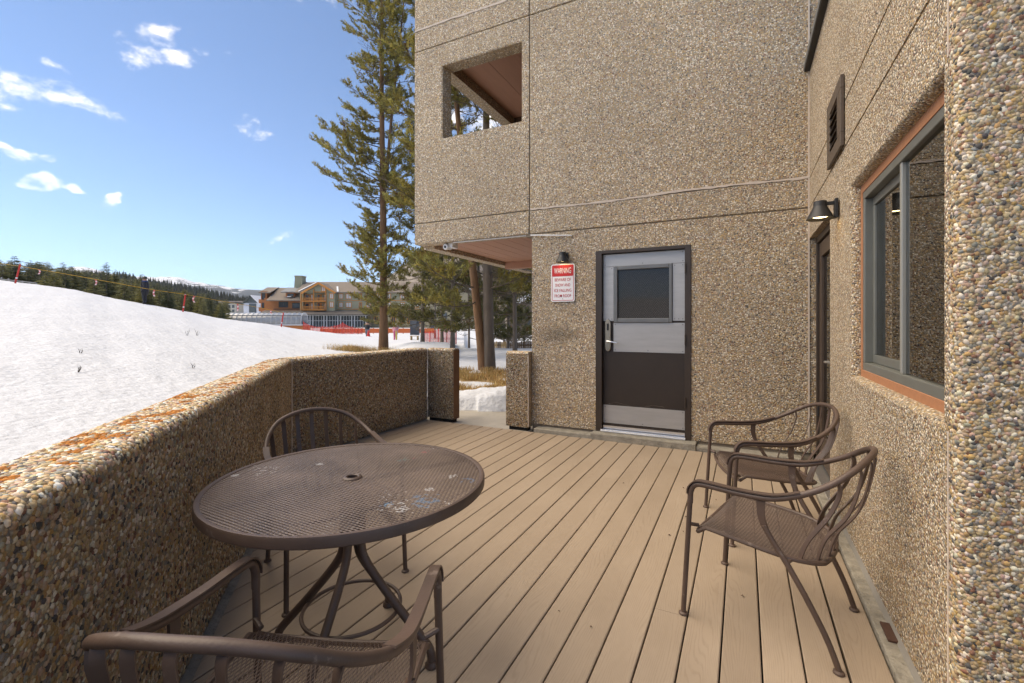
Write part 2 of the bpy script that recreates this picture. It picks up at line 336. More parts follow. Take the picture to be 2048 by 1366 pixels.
# ------------------------------------------------------------------ pebbles (exposed aggregate)
PAL = np.array(PAL_L)
PAL0 = np.array([(.37, .275, .17), (.42, .27, .11), (.24, .235, .22), (.60, .54, .44), (.19, .085, .055), (.065, .065, .07), (.40, .27, .205), (.19, .215, .24), (.50, .40, .27)])
PW = np.array(PW_L); PW = PW / PW.sum()
def pebble_shape(rs, n=6):
    a = np.arange(n) / n * 2 * np.pi + rs.uniform(0, 1); rr = 1 + rs.uniform(-.3, .25, n)
    rim = np.stack([np.cos(a) * rr, np.sin(a) * rr, np.full(n, -.25)], 1)
    mid = np.stack([np.cos(a) * rr * .78, np.sin(a) * rr * .78, .62 + rs.uniform(-.2, .16, n)], 1)
    return np.concatenate([rim, mid])
_rs0 = np.random.RandomState(3)
P_SHAPES = [pebble_shape(_rs0) for _ in range(10)]
def pebble_faces(n=6):
    f = [(i, (i + 1) % n, n + (i + 1) % n, n + i) for i in range(n)]; return f, tuple(range(n, 2 * n))
def pebble_points(w, h, s, rs, mask=None):
    nu = int(w / s) + 1; nv = int(h / (s * .87)) + 1
    U, V = np.meshgrid(np.arange(nu), np.arange(nv)); U = (U + .5 * (V % 2)) * s; V = V * s * .87
    U = U.ravel() + rs.uniform(-.36, .36, U.size) * s; V = V.ravel() + rs.uniform(-.36, .36, V.size) * s
    k = (U > s * .3) & (U < w - s * .3) & (V > s * .3) & (V < h - s * .3) & (rs.uniform(0, 1, U.size) > .05)
    if mask is not None: k &= mask(U, V)
    return U[k], V[k]
def pebble_field(parent, U, V, mapf, s, rs, mul=1.0, single=0, colf=None, cement=None, name='pebbles', depth=.55):
    n = len(U)
    if n == 0: return
    P, T, B, Nn = mapf(U, V)
    ca = rs.choice(len(PAL), n, p=PW); C = PAL[ca] * rs.uniform(.78, 1.22, (n, 1)) * (1 + rs.uniform(-.06, .06, (n, 3))) * mul
    if colf is not None: C = colf(U, V, C)
    sx = s * rs.uniform(.48, .95, n); sy = sx * rs.uniform(.50, .92, n); sz = np.minimum(sx, sy) * depth * rs.uniform(.7, 1.35, n)
    an = rs.uniform(0, np.pi, n); c, s_ = np.cos(an)[:, None], np.sin(an)[:, None]
    X = T * c + B * s_; Y = -T * s_ + B * c
    tl = rs.uniform(-.22, .22, (n, 2)); Z = Nn + X * tl[:, :1] + Y * tl[:, 1:]; Z /= np.linalg.norm(Z, axis=1)[:, None]
    rest = np.ones(n, bool)
    if single:
        cp = np.array([0, 0, CAM_H]); d = P - cp; D = d @ np.array(fwd); uu = CAM_CX + CAM_F * (d @ np.array(rgt)) / np.maximum(D, .01); vv = CAM_HZ - CAM_F * d[:, 2] / np.maximum(D, .01)
        vis = (D > .2) & (uu > -5) & (uu < 2053) & (vv > -5) & (vv < 1371)
        score = np.where(vis, sx * sy / np.maximum(D, .05) ** 2 * np.abs((Nn * d).sum(1)) / np.linalg.norm(d, axis=1), -1)
        idx = np.argsort(-score)[:single]; idx = idx[score[idx] > 0]; rest[idx] = False
        if not hasattr(pebble_field, 'protos'):
            pebble_field.protos = []
            for sh in P_SHAPES[:6]:
                f, cap = pebble_faces(); me = bpy.data.meshes.new('pebble'); me.from_pydata([tuple(x) for x in sh], [], f + [cap]); me.materials.append(M_peb_o)
                pebble_field.protos.append(me)
        for i in idx:
            o = bpy.data.objects.new('pebble', pebble_field.protos[int(rs.randint(6))]); col.objects.link(o); o.parent = parent
            x, y, z = X[i] * sx[i], Y[i] * sy[i], Z[i] * sz[i]
            M = Matrix(((x[0], y[0], z[0], P[i, 0]), (x[1], y[1], z[1], P[i, 1]), (x[2], y[2], z[2], P[i, 2]), (0, 0, 0, 1)))
            o.matrix_local = M
            o.color = (*[float(q) for q in C[i]], 1)
    P, X, Y, Z, sx, sy, sz, C = [a[rest] for a in (P, X, Y, Z, sx, sy, sz, C)]
    n = len(P)
    if n == 0: return
    sh = np.stack(P_SHAPES)[rs.randint(0, len(P_SHAPES), n)]           # n,12,3
    Vt = P[:, None] + X[:, None] * (sh[:, :, :1] * sx[:, None, None]) + Y[:, None] * (sh[:, :, 1:2] * sy[:, None, None]) + Z[:, None] * (sh[:, :, 2:] * sz[:, None, None])
    f, cap = pebble_faces(); fl = np.array([i for q in f for i in q] + list(cap)); cn = np.array([4] * 6 + [6])
    L = (np.arange(n)[:, None] * 12 + fl[None]).ravel(); Cn = np.tile(cn, n)
    me = np_mesh(name, Vt.reshape(-1, 3), L, Cn, M_peb, np.repeat(C, 12, axis=0), smooth=False)
    o = new_obj(name, me, parent); o['kind'] = 'stuff'; return o
def flat_map(o, T, B):
    o, T, B = np.array(o, float), np.array(T, float), np.array(B, float); Nn = np.cross(T, B)
    def f(U, V):
        n = len(U); return o + U[:, None] * T + V[:, None] * B, np.tile(T, (n, 1)), np.tile(B, (n, 1)), np.tile(Nn, (n, 1))
    return f
def profile_map(o, T, prof):
    """prof: polyline of (across, up) points; V runs along it; across direction = T x z"""
    o, T = np.array(o, float), np.array(T, float); A = np.cross(T, [0, 0, 1.]); prof = np.array(prof, float)
    seg = np.linalg.norm(np.diff(prof, axis=0), axis=1); cum = np.concatenate([[0], np.cumsum(seg)])
    tan = np.diff(prof, axis=0) / seg[:, None]
    def f(U, V):
        i = np.clip(np.searchsorted(cum, V) - 1, 0, len(seg) - 1); q = prof[i] + tan[i] * (V - cum[i])[:, None]; t = tan[i]
        P = o + U[:, None] * T + q[:, :1] * A + q[:, 1:] * np.array([0, 0, 1.])
        B = t[:, :1] * A + t[:, 1:] * np.array([0, 0, 1.]); Tn = np.tile(T, (len(U), 1)); return P, Tn, B, np.cross(Tn, B)
    return f, cum[-1]

# ------------------------------------------------------------------ the patio deck
XW = .565; YW = 5.22           # faces of the side wall and the door wall
deck = empty('deck', (0, 0, 0)); tag(deck, None, None, kind='structure')
PITCH = .1445; GAP = .0066; x_r = .497
nb = 34; board_cache = {}
for i in range(nb):
    x1 = x_r - i * PITCH - (0.003 if i else 0); x0 = x1 - (PITCH - GAP)
    if x1 < -3.98: break
    def ys(x): return max(-2.2, -.98 - x)
    y1 = 5.085
    w = (x1 - x0) / 2; yc = 2.5
    a, b_ = ys(x0), ys(x1)
    mb = MB(); e = .004; zt = 0.0; zb = -.025
    top = [(-w + e, a), (w - e, b_), (w - e, y1), (-w + e, y1)]; rim = [(-w, a), (w, b_), (w, y1), (-w, y1)]
    vs = [(x, y - yc, zt) for x, y in top] + [(x, y - yc, zt - e * .8) for x, y in rim] + [(x, y - yc, zb) for x, y in rim]
    fs = [(0, 1, 2, 3), (11, 10, 9, 8)] + [(k, 4 + k, 4 + (k + 1) % 4, (k + 1) % 4) for k in range(4)] + [(4 + k, 8 + k, 8 + (k + 1) % 4, 4 + (k + 1) % 4) for k in range(4)]
    cuts = {10: 3.86, 5: 2.2, 17: 3.3}.get(i)
    spans = [(None, cuts - .0007), (cuts + .0007, None)] if cuts else [(None, None)]
    for lo_, hi_ in spans:
        mb = MB(); vv_ = [(x, (min(y, hi_ - yc) if hi_ and y > 0 + (hi_ - yc) else (lo_ - yc if lo_ and y < lo_ - yc else y)), z) for x, y, z in vs]
        mb.add(vv_, fs); o = mb.build('deck_board', M_deck, deck); o.location = ((x0 + x1) / 2, yc, (i * 7 % 5 - 2) * .0003)
mb = MB(); mb.box(-4.0, .56, -2.2, 5.1, -.30, -.10); mb.build('deck_underside', M_void, deck)
mb = MB()
for y in (0.2, .6, 1.0, 1.4, 1.8, 2.2, 2.6, 3.0, 3.4, 3.8, 4.2, 4.6, 5.0): mb.box(-3.95, .49, y - .02, y + .02, -.098, -.027)
mb.build('joist', mat('joist_wood', (.06, .045, .03), .8), deck)
# little leaves and bits lying on the boards
rl = random.Random(11)
M_litter = mat('dry_leaf', (.10, .055, .03), .8, var=.3)
for k in range(12):
    x = rl.uniform(-1.0, .3); y = rl.uniform(1.2, 4.4); s = rl.uniform(.003, .007); a = rl.uniform(0, 6.28); mb = MB()
    pts = [(math.cos(a + t) * s * (1.6 if j % 2 else .8), math.sin(a + t) * s * (1.0 if j % 2 else .6), .001 + .002 * (j % 3)) for j, t in enumerate((0, 1.1, 2.2, 3.3, 4.2, 5.3))]
    mb.add(pts + [(p[0] * .6, p[1] * .6, p[2] + .0025) for p in pts], [(0, 1, 2, 3, 4, 5), (6, 7, 8, 9, 10, 11)] + [(j, (j + 1) % 6, 6 + (j + 1) % 6, 6 + j) for j in range(6)])
    o = mb.build('leaf_scrap', M_litter, None); o.location = (x, y, .002)
    tag(o, 'tiny dry brown leaf scrap lying on the deck boards', 'leaf', 'leaf scraps on the deck')

# ------------------------------------------------------------------ building
bld = empty('condo_building', (0, YW, 0)); BO = Vector((0, YW, 0))
tag(bld, 'tan exposed pebble concrete condo building with metal-clad door and balcony opening', 'building')
def bpart(name, mb, m, parent=None, **k):
    mb.v = [(x, y - YW, z) for x, y, z in mb.v]
    return mb.build(name, m, parent or bld, **k)
def bshift(mapf):
    def f(U, V):
        P, T, B, N_ = mapf(U, V); P = P - np.array([0, YW, 0]); return P, T, B, N_
    return f
rs = np.random.RandomState(21)
SP_F = .0185
TH = .2
def wall_panel(x0, x1, z0, z1, holes=(), s=SP_F, mul=1.0, single=0):
    """panel of the door wall, face at y=YW, looking towards -Y; holes = (xa, xb, za, zb)"""
    mb = MB()
    if not holes: mb.box(x0, x1, YW, YW + TH, z0, z1)
    else:
        xa, xb, za, zb = holes[0]
        mb.box(x0, xa, YW, YW + TH, z0, z1); mb.box(xb, x1, YW, YW + TH, z0, z1)
        if za > z0: mb.box(xa, xb, YW, YW + TH, z0, za)
        if zb < z1: mb.box(xa, xb, YW, YW + TH, zb, z1)
    o = bpart('wall_panel', mb, M_agg, bevel=0 if holes else .008)
    return o
g = .007
XE = 3.2
rowsL = [(2.43, 2.725 - g), (2.725 + g, 5.158 - g), (5.158 + g, 5.455 - g), (5.455 + g, 9.0)]
for k, (z0, z1) in enumerate(rowsL):
    wall_panel(-4.175, -2.385 - g, z0, z1, holes=[(-3.715, -2.475, 3.845, 4.872)] if k == 1 else ())
for k, (z0, z1) in enumerate([(2.425 + g, 2.725 - g), (2.725 + g, 5.158 - g), (5.158 + g, 9.0)]):
    wall_panel(-2.385 + g, XE, z0, z1)
wall_panel(-2.35, .64, .075, 2.425 - g, holes=[(-1.535, -.497, .0, 2.155)])
mb = MB(); mb.box(-4.15, -2.48, YW + .02, YW + .19, 2.45, 3.83); mb.box(-4.15, -3.73, YW + .02, YW + .19, 3.83, 4.88); mb.box(-4.15, XE, YW + .02, YW + .19, 4.88, 8.9)
mb.box(-2.44, XE, YW + .02, YW + .19, 2.40, 4.88); bpart('joint_mortar', mb, M_groove)
# bottom edge of the overhang, rounded a little, and the reveals of the balcony opening
rsv = np.random.RandomState(8)
def strip_pebbles(parent, o, T, B, w, h, s=.018, mul=1.0):
    U, V = pebble_points(w, h, s, rsv); pebble_field(parent, U, V, bshift(flat_map(o, T, B)), s, rsv, mul=mul)
rv = MB(); rv.box(-3.716, -3.700, YW + .004, YW + .21, 3.845, 4.872); rv.box(-2.49, -2.474, YW + .004, YW + .21, 3.845, 4.872); rv.box(-3.7, -2.49, YW + .004, YW + .21, 4.858, 4.873); rv.box(-3.7, -2.49, YW + .004, YW + .21, 3.844, 3.856)
rvo = bpart('opening_reveal', rv, M_agg)
# caulk lines
def caulk(x0, x1, z, w=.011, seed=1):
    r = random.Random(seed); n = max(4, int((x1 - x0) / .06)); mb = MB(); top = []; bot = []
    for i in range(n + 1):
        x = x0 + (x1 - x0) * i / n; dz = .008 * math.sin(x * 3.1 + seed) + r.uniform(-.004, .004); ww = w * r.uniform(.6, 1.25)
        top.append((x, YW - .006, z + dz + ww)); bot.append((x, YW - .006, z + dz - ww))
    n1 = n + 1; back = [(x, YW + .03, zz) for x, _, zz in top] + [(x, YW + .03, zz) for x, _, zz in bot]
    fs = []
    for i in range(n): fs += [(i, i + 1, n1 + i + 1, n1 + i), (i, 2 * n1 + i, 2 * n1 + i + 1, i + 1), (n1 + i, n1 + i + 1, 3 * n1 + i + 1, 3 * n1 + i)]
    mb.add(top + bot + back, fs); bpart('caulk_line', mb, M_caulk)
caulk(-2.37, .56, 2.727, seed=3); caulk(-4.17, -2.40, 5.455, .014, seed=7)
mb = MB(); mb.box(.553, .566, YW - .012, YW + .01, .1, 9); bpart('caulk_line', mb, M_caulk)
# side and inside of the upper block: balcony with soffit
mb = MB(); mb.box(-4.175, -3.975, YW + TH, 8.4, 2.43, 3.845); so = bpart('side_wall', mb, M_agg)
mb = MB(); mb.box(-4.175, -3.975, YW + TH, 8.4, 5.14, 5.6); lo = bpart('side_lintel', mb, M_agg)
M_soffit = mat('brown_soffit_boards', (.42, .215, .14), .65, var=.14, vscale=3, stretch=(8, .6, 1))
def soffit(z, x0, x1, y0, y1, n, thick=.02):
    w = (x1 - x0) / n
    for i in range(n):
        mb = MB(); mb.box(x0 + i * w + .003, x0 + (i + 1) * w - .003, y0, y1, z, z + thick); bpart('soffit_board', mb, M_soffit)
    mb = MB(); mb.box(x0, x1, y0, y1, z + thick + .002, z + thick + .05); bpart('soffit_backing', mb, M_void)
soffit(5.30, -3.975, -1.0, YW + TH, 8.0, 6)
M_inner = mat('brown_stucco', (.10, .055, .032), .8, var=.2)
mb = MB(); mb.box(-4.1, -1.0, 8.0, 8.15, 2.4, 9); bpart('balcony_back_wall', mb, M_inner)
mb = MB(); mb.box(-2.4, -1.0, 7.6, 7.99, 5.05, 5.298); bpart('fascia', mb, M_soffit)
mb = MB(); mb.box(-3.975, XE, YW + TH, 8.0, 2.56, 2.9); bpart('balcony_floor', mb, M_cement)
mb = MB(); mb.box(-1.0, XE, YW + TH, 8.0, 2.9, 9.0); bpart('inner_block', mb, M_inner)
mb = MB(); mb.box(-4.175, XE, 8.15, 16, 5.6, 9.0); bpart('upper_block', mb, M_agg)
mb = MB(); mb.box(-4.4, XE + 5, YW - .25, 16.2, 9.0, 9.25); bpart('roof', mb, M_brownframe)
soffit(2.455, -3.975, -2.0, YW + TH, 7.6, 9)
mb = MB(); mb.box(-4.17, -3.98, YW + TH, 9.0, 2.39, 2.428); bpart('soffit_edge_beam', mb, M_agg)
mb = MB(); mb.box(-3.97, -2.0, 7.6, 7.72, 2.33, 2.55); bpart('fascia', mb, M_soffit)
mb = MB(); mb.box(-2.35, XE, YW + TH, 12, -.3, 2.42); bpart('lower_block', mb, M_inner)

# ---- door
door = empty('door', (0, 0, 0), 0, bld)
def dpart(name, mb, m, parent=None, **k): return bpart(name, mb, m, parent or door, **k)
DY = YW + .045
mb = MB(); mb.box(-1.535, -1.462, YW - .012, YW + .12, .06, 2.155); dpart('door_frame', mb, M_brownframe, bevel=.003)
mb = MB(); mb.box(-.56, -.497, YW - .012, YW + .12, .06, 2.155); dpart('door_frame', mb, M_brownframe, bevel=.003)
mb = MB(); mb.box(-1.462, -.56, YW - .012, YW + .12, 2.118, 2.155); dpart('door_frame', mb, M_brownframe, bevel=.003)
wx0, wx1, wz0, wz1 = -1.292, -.722, 1.372, 1.928
mb = MB(); mb.box(-1.458, wx0, DY, DY + .045, .10, 2.112); mb.box(wx1, -.564, DY, DY + .045, .10, 2.112); mb.box(wx0, wx1, DY, DY + .045, .10, wz0); mb.box(wx0, wx1, DY, DY + .045, wz1, 2.112)
leaf = dpart('door_leaf', mb, M_brownpaint)
def plate(x0, x1, z0, z1, d=.004, m=M_steel, n='metal_plate'):
    mb = MB(); mb.box(x0, x1, DY - d, DY - .0005, z0, z1); p = dpart(n, mb, m)
    for (x, z) in [(x0 + .02, z0 + .02), (x1 - .02, z0 + .02), (x0 + .02, z1 - .02), (x1 - .02, z1 - .02), ((x0 + x1) / 2, z0 + .02)]:
        q = MB(); q.lathe([(.0001, .003), (.005, .002), (.006, 0)], (0, 0, 0), 8); q.v = [(x + a, DY - d - c, z + b) for a, b, c in q.v]; dpart('screw', q, M_greymetal, p)
    return p
plate(-1.456, -.565, 1.972, 2.11, .003); plate(-1.456, -1.338, 1.345, 1.968, .005); plate(-.688, -.565, 1.345, 1.968, .005)
plate(-1.338, -.565, .992, 1.322, .004); plate(-1.456, -.565, .165, .372, .004)
mb = MB()
for (a, b_, c, d) in [(-1.334, -1.29, 1.325, 1.972), (-.724, -.692, 1.325, 1.972), (-1.29, -.724, 1.325, 1.374), (-1.29, -.724, 1.926, 1.972)]: mb.box(a, b_, DY - .022, DY + .03, c, d)
dpart('glazing_frame', mb, M_greymetal, bevel=.006)
def wire_glass():
    m, nt, b = node_mat('wired_glass'); N = nt.nodes.new; L = nt.links.new
    b.inputs['Base Color'].default_value = (.02, .017, .014, 1); b.inputs['Roughness'].default_value = .03; b.inputs['Specular IOR Level'].default_value = .5
    no = N('ShaderNodeTexNoise'); no.inputs['Scale'].default_value = 6; bp = N('ShaderNodeBump'); bp.inputs['Strength'].default_value = .06; L(no.outputs[0], bp.inputs['Height']); L(bp.outputs[0], b.inputs['Normal'])
    return m
mb = MB(); mb.box(-1.289, -.725, DY + .012, DY + .018, 1.375, 1.925); dpart('pane', mb, wire_glass())
mb = MB()
for k in range(-24, 48):     # the wires cast in the glass
    for sgn in (1, -1):
        x0 = -1.285 + k * .0245; a = max(0, ((-1.285 - x0) * 1.0)); 
        pts = []
        for t in np.linspace(0, .55, 45):
            x = x0 + t * .8 if sgn > 0 else (-.729 - (k * .0245) - t * .8)
            if -1.287 < x < -.727: pts.append((x, DY + .0105, 1.375 + t))
        if len(pts) > 1: mb.bar(pts[0], pts[-1], .0009)
dpart('glass_wire', mb, mat('wire', (.11, .09, .07), .5, metal=.5))
mb = MB()
n = 10; pr = [(-1.398 + .032 * math.cos(math.pi * k / n), 1.315 + .045 * math.sin(math.pi * k / n)) for k in range(n + 1)] + [(-1.398 - .032 * math.cos(math.pi * k / n), 1.04 - .045 * math.sin(math.pi * k / n)) for k in range(n + 1)]
mb.ext([(x, z) for x, z in pr], (0, DY - .03, 0), Vector((1, 0, 0)), Vector((0, 0, 1)), Vector((0, 1, 0)), .0295)
lock = dpart('lock_plate', mb, mat('worn_brass_nickel', (.36, .31, .24), .35, metal=.9, var=.2), bevel=.004)
mb = MB(); mb.box(-1.41, -1.386, DY - .036, DY - .029, 1.235, 1.315); dpart('card_reader', mb, M_black, lock, bevel=.004)
mb = MB(); mb.tube([(-1.40, DY - .028, 1.11), (-1.40, DY - .065, 1.11), (-1.385, DY - .072, 1.11), (-1.33, DY - .072, 1.103), (-1.28, DY - .068, 1.092)], [.012, .011, .009, .008, .007], 8); dpart('lever_handle', mb, M_alu, lock, smooth=True)
for z in (.47, 1.14, 1.90):
    mb = MB(); mb.tube([(-.553, YW - .018, z - .055), (-.553, YW - .018, z + .055)], .008, 8); dpart('hinge', mb, M_brownframe)
mb = MB(); mb.box(-1.475, -.552, YW - .035, YW + .06, .072, .085); mb.box(-1.475, -.552, YW - .02, YW + .06, .085, .097); dpart('threshold', mb, M_alu, bevel=.003)
mb = MB(); mb.box(-1.456, -.565, DY - .014, DY - .0045, .102, .135); dpart('door_sweep', mb, M_alu)

mb = MB(); r_ = random.Random(8); n = 26; top = []; bot = []
for i in range(n + 1):
    x = -1.40 + .62 * i / n; z = .385 + .018 * math.sin(i * .35) + r_.uniform(-.004, .004); top.append((x, DY - .0008, z + r_.uniform(.001, .004))); bot.append((x, DY - .0008, z))
mb.add(top + bot, [(i, i + 1, n + 2 + i, n + 1 + i) for i in range(n)]); dpart('paint_scuff', mb, mat('bare_metal_scuff', (.14, .115, .09), .6))
# ---- concrete footings along the walls
kerb = MB(); kerb.box(-2.27, -1.56, 5.092, YW + .05, -.2, .045); kerb.box(-.44, .50, 5.092, YW + .05, -.2, .04); kerb.box(-1.56, -.44, 5.075, YW + .05, -.2, .07)
bpart('footing', kerb, M_conc, bevel=.008)
mb = MB(); mb.box(.502, XW + .05, -1.0, 5.09, -.2, .022); bpart('footing', mb, M_conc, bevel=.006)
mb = MB(); mb.box(-2.35, .6, YW + .02, YW + .18, -.2, .075); bpart('wall_base', mb, M_cement)
fil = MB(); fil.ext([(0, .02), (-.014, .022), (0, .06)], (XW + .003, 1.85, 0), Vector((1, 0, 0)), Vector((0, 0, 1)), Vector((0, 1, 0)), 2.2); bpart('mortar_fillet', fil, mat('smooth_mortar', (.26, .24, .21), .8, var=.2))

# ---- side building: window wall (face x = XW, looking to -X)
def side_panel(y0, y1, z0, z1, holes=(), s=.0125, single=0, mul=1.0):
    mb = MB()
    if not holes: mb.box(XW, XW + TH, y0, y1, z0, z1)
    else:
        ya, yb, za, zb = holes[0]
        if ya > y0: mb.box(XW, XW + TH, y0, ya, z0, z1)
        if yb < y1: mb.box(XW, XW + TH, yb, y1, z0, z1)
        if za > z0: mb.box(XW, XW + TH, ya, yb, z0, za)
        if zb < z1: mb.box(XW, XW + TH, ya, yb, zb, z1)
    return bpart('wall_panel', mb, M_agg_f)
WY0, WY1, WZ0, WZ1 = 1.905, 3.335, .985, 2.14
DY0 = 4.05
side_panel(1.87, DY0, .03, 2.42 - g, holes=[(WY0, WY1, WZ0, WZ1)])
side_panel(DY0, YW - .003, 2.13, 2.42 - g)
side_panel(1.87, YW - .003, 2.42 + g, 2.705 - g); side_panel(1.87, YW - .003, 2.705 + g, 3.72)
mb = MB(); mb.box(XW + .025, XW + .18, 1.88, YW - .002, 2.15, 3.7); bpart('joint_mortar', mb, M_groove)
# splayed stone reveals round the window: quarter-round edges covered in pebbles
def reveal(p0, p1, inx, iny, r=.05):
    """rounded edge from p0 to p1; inx = into the wall (+X), iny = towards the opening centre"""
    p0, p1, iny = Vector(p0), Vector(p1), Vector(iny); ax = (p1 - p0).normalized(); Lq = (p1 - p0).length; X_ = Vector((1, 0, 0))
    mb = MB(); n = 6; ring = []
    for k in range(n + 1):
        a = math.pi / 2 * k / n; ring.append(X_ * (r * (1 - math.cos(a))) + iny * (r * math.sin(a) * .55))
    ring = [iny * -.01 + X_ * .004] + ring
    vs = [p0 + q for q in ring] + [p1 + q for q in ring]; m = len(ring)
    mb.add(vs, [(i, i + 1, m + i + 1, m + i) for i in range(m - 1)]); o = bpart('window_reveal', mb, M_agg_f, smooth=True); return o
    nn = int(Lq / .0132 * 7); U = rsv.uniform(0, Lq, nn); A = rsv.uniform(0.02, math.pi / 2, nn)
    P = np.array(p0)[None] + U[:, None] * np.array(ax) + (r * (1 - np.cos(A)))[:, None] * np.array([1., 0, 0]) + (r * .55 * np.sin(A))[:, None] * np.array(iny)
    T = np.tile(np.array(ax), (nn, 1)); Nn = -np.cos(A)[:, None] * np.array([1., 0, 0]) + np.sin(A)[:, None] * np.array(iny) * .9; Nn /= np.linalg.norm(Nn, axis=1)[:, None]
    P = P - np.array([0, YW, 0]); B = np.cross(Nn, T); k_ = (P[:, 1] + YW > 1.9) | True
    pebble_field(o, U, A, lambda a, b: (P, T, B, Nn), .0132, rsv)
reveal((XW, WY1, WZ0 - .02), (XW, WY1, WZ1 + .02), 1, (0, -1, 0)); reveal((XW, WY0, WZ1), (XW, WY1, WZ1), 1, (0, 0, -1)); reveal((XW, WY0, WZ0), (XW, WY1, WZ0), 1, (0, 0, 1))
# pier corner towards the camera: rounded edge then a face looking to -Y
pr = []
rr = .035
for k in range(7):
    a = math.pi / 2 * k / 6; pr.append((rr - rr * math.cos(a), rr - rr * math.sin(a)))
mb = MB(); poly = [(XW + x, 1.87 - .075 + y) for x, y in pr] + [(3.2, 1.795), (3.2, 1.99), (XW + .1, 1.99), (XW + .1, 1.868), (XW, 1.868)]
mb.prism(poly, -.2, 3.72); pier = bpart('corner_pier', mb, M_agg)
YP = 1.795
sp = .0106; U, V = pebble_points(.95, 3.7, sp, rs); V = V + .0
Df = -math.sin(YAW) * (XW + U) + math.cos(YAW) * YP; vv = CAM_HZ - CAM_F * (V - CAM_H) / Df; k = V < 3.7
U, V = U[k], V[k]
def pier_map(U_, V_):
    n = len(U_); arc = rr * math.pi / 2; st = .04
    P = np.zeros((n, 3)); T = np.zeros((n, 3)); N_ = np.zeros((n, 3)); P[:, 2] = V_
    f1 = U_ < st; f2 = (U_ >= st) & (U_ < st + arc); f3 = U_ >= st + arc
    P[f1, 0] = XW; P[f1, 1] = YP + rr + (st - U_[f1]); T[f1] = (0, -1, 0); N_[f1] = (-1, 0, 0)
    a = (U_[f2] - st) / rr; P[f2, 0] = XW + rr - rr * np.cos(a); P[f2, 1] = YP + rr - rr * np.sin(a); T[f2, 0] = np.sin(a); T[f2, 1] = -np.cos(a); N_[f2, 0] = -np.cos(a); N_[f2, 1] = -np.sin(a)
    P[f3, 0] = XW + rr + (U_[f3] - st - arc); P[f3, 1] = YP; T[f3] = (1, 0, 0); N_[f3] = (0, -1, 0)
    B = np.tile(np.array([0, 0, 1.]), (n, 1)); return P, T, B, N_
pebble_field(pier, U, V, bshift(pier_map), sp, rs, single=300, depth=.62, mul=1.0)
mb = MB(); mb.box(XW - .003, XW + .02, 1.864, 1.874, .05, .985); mb.box(XW - .003, XW + .02, 1.864, 1.874, 2.14, 3.7); bpart('caulk_line', mb, M_caulk)
# roof edge of the side building
mb = MB(); mb.box(XW - .045, 3.2, 1.70, YW - .02, 3.725, 3.775); bpart('roof_edge', mb, M_black)
mb = MB(); mb.box(XW - .05, XW - .03, 1.69, YW - .015, 3.74, 3.80); bpart('gutter_lip', mb, M_greymetal)
mb = MB(); mb.box(XW + .6, 3.2, 2.0, YW - .01, .0, 3.7); bpart('side_block', mb, M_inner)
# window
win = empty('window', (0, 0, 0), 0, bld)
def wpart(n, mb, m, **k): return bpart(n, mb, m, win, **k)
TX = XW + .046
def ring(mb, x0, x1, ya, yb, za, zb, w):
    mb.box(x0, x1, ya, yb, za, za + w); mb.box(x0, x1, ya, yb, zb - w, zb); mb.box(x0, x1, ya, ya + w, za + w, zb - w); mb.box(x0, x1, yb - w, yb, za + w, zb - w)
mb = MB(); ring(mb, TX, TX + .10, WY0 - .04, WY1 - .012, 1.002, 2.118, .05); wpart('window_trim', mb, M_orange, bevel=.002)
mb = MB(); ring(mb, TX + .004, TX + .085, WY0 + .0, WY1 - .045, 1.045, 2.078, .05); wpart('window_frame', mb, M_winframe, bevel=.004)
mb = MB(); mb.box(TX + .010, TX + .05, 2.575, 2.605, 1.095, 2.028); wpart('mullion', mb, mat('pale_mullion', (.36, .36, .33), .4, metal=.4), bevel=.003)
mb = MB(); ring(mb, TX + .042, TX + .066, 2.60, WY1 - .09, 1.097, 2.026, .045); wpart('sash', mb, M_winframe, bevel=.003)
mb = MB(); mb.box(TX + .024, TX + .03, WY0 + .045, 2.578, 1.09, 2.03); wpart('pane', mb, M_glass)
mb = MB(); mb.box(TX + .052, TX + .058, 2.64, WY1 - .13, 1.14, 1.985); wpart('pane', mb, M_glass)
mb = MB(); mb.box(XW + .35, XW + .36, 1.9, 3.6, .9, 2.3); mb.box(XW + .15, XW + .36, 1.9, 3.6, .88, .9); mb.box(XW + .15, XW + .36, 1.9, 3.6, 2.3, 2.32); mb.box(XW + .15, XW + .36, 3.6, 3.61, .88, 2.32); wpart('room_interior', mb, mat('dim_interior', (.045, .04, .035), .9))
# side door in its recess
sd = empty('side_door', (0, 0, 0), 0, bld)
def spart(n, mb, m, **k): return bpart(n, mb, m, sd, **k)
SX = XW + .05
mb = MB(); mb.box(SX, SX + .1, 4.055, 4.11, .03, 2.125); mb.box(SX, SX + .1, 5.15, YW - .004, .03, 2.125); mb.box(SX, SX + .1, 4.11, 5.15, 2.07, 2.125); spart('door_frame', mb, M_brownframe, bevel=.003)
M_bronze = mat('bronze_door', (.085, .058, .042), .45, metal=.2, var=.2)
mb = MB(); mb.box(SX + .02, SX + .065, 4.12, 4.24, .05, 2.06); mb.box(SX + .02, SX + .065, 5.03, 5.14, .05, 2.06); mb.box(SX + .02, SX + .065, 4.24, 5.03, 1.93, 2.06); mb.box(SX + .02, SX + .065, 4.24, 5.03, .05, .30); spart('door_leaf', mb, M_bronze, bevel=.003)
mb = MB(); mb.box(SX + .04, SX + .046, 4.24, 5.03, .30, 1.93); spart('pane', mb, M_glass)
mb = MB(); mb.box(SX + .3, SX + .31, 4.0, 5.2, 0, 2.2); spart('room_interior', mb, MATS['dim_interior'])
mb = MB(); mb.tube([(SX + .02, 4.2, 1.02), (SX - .04, 4.2, 1.02), (SX - .045, 4.24, 1.02), (SX - .045, 4.32, 1.015)], .009, 8); spart('lever_handle', mb, M_alu, smooth=True)
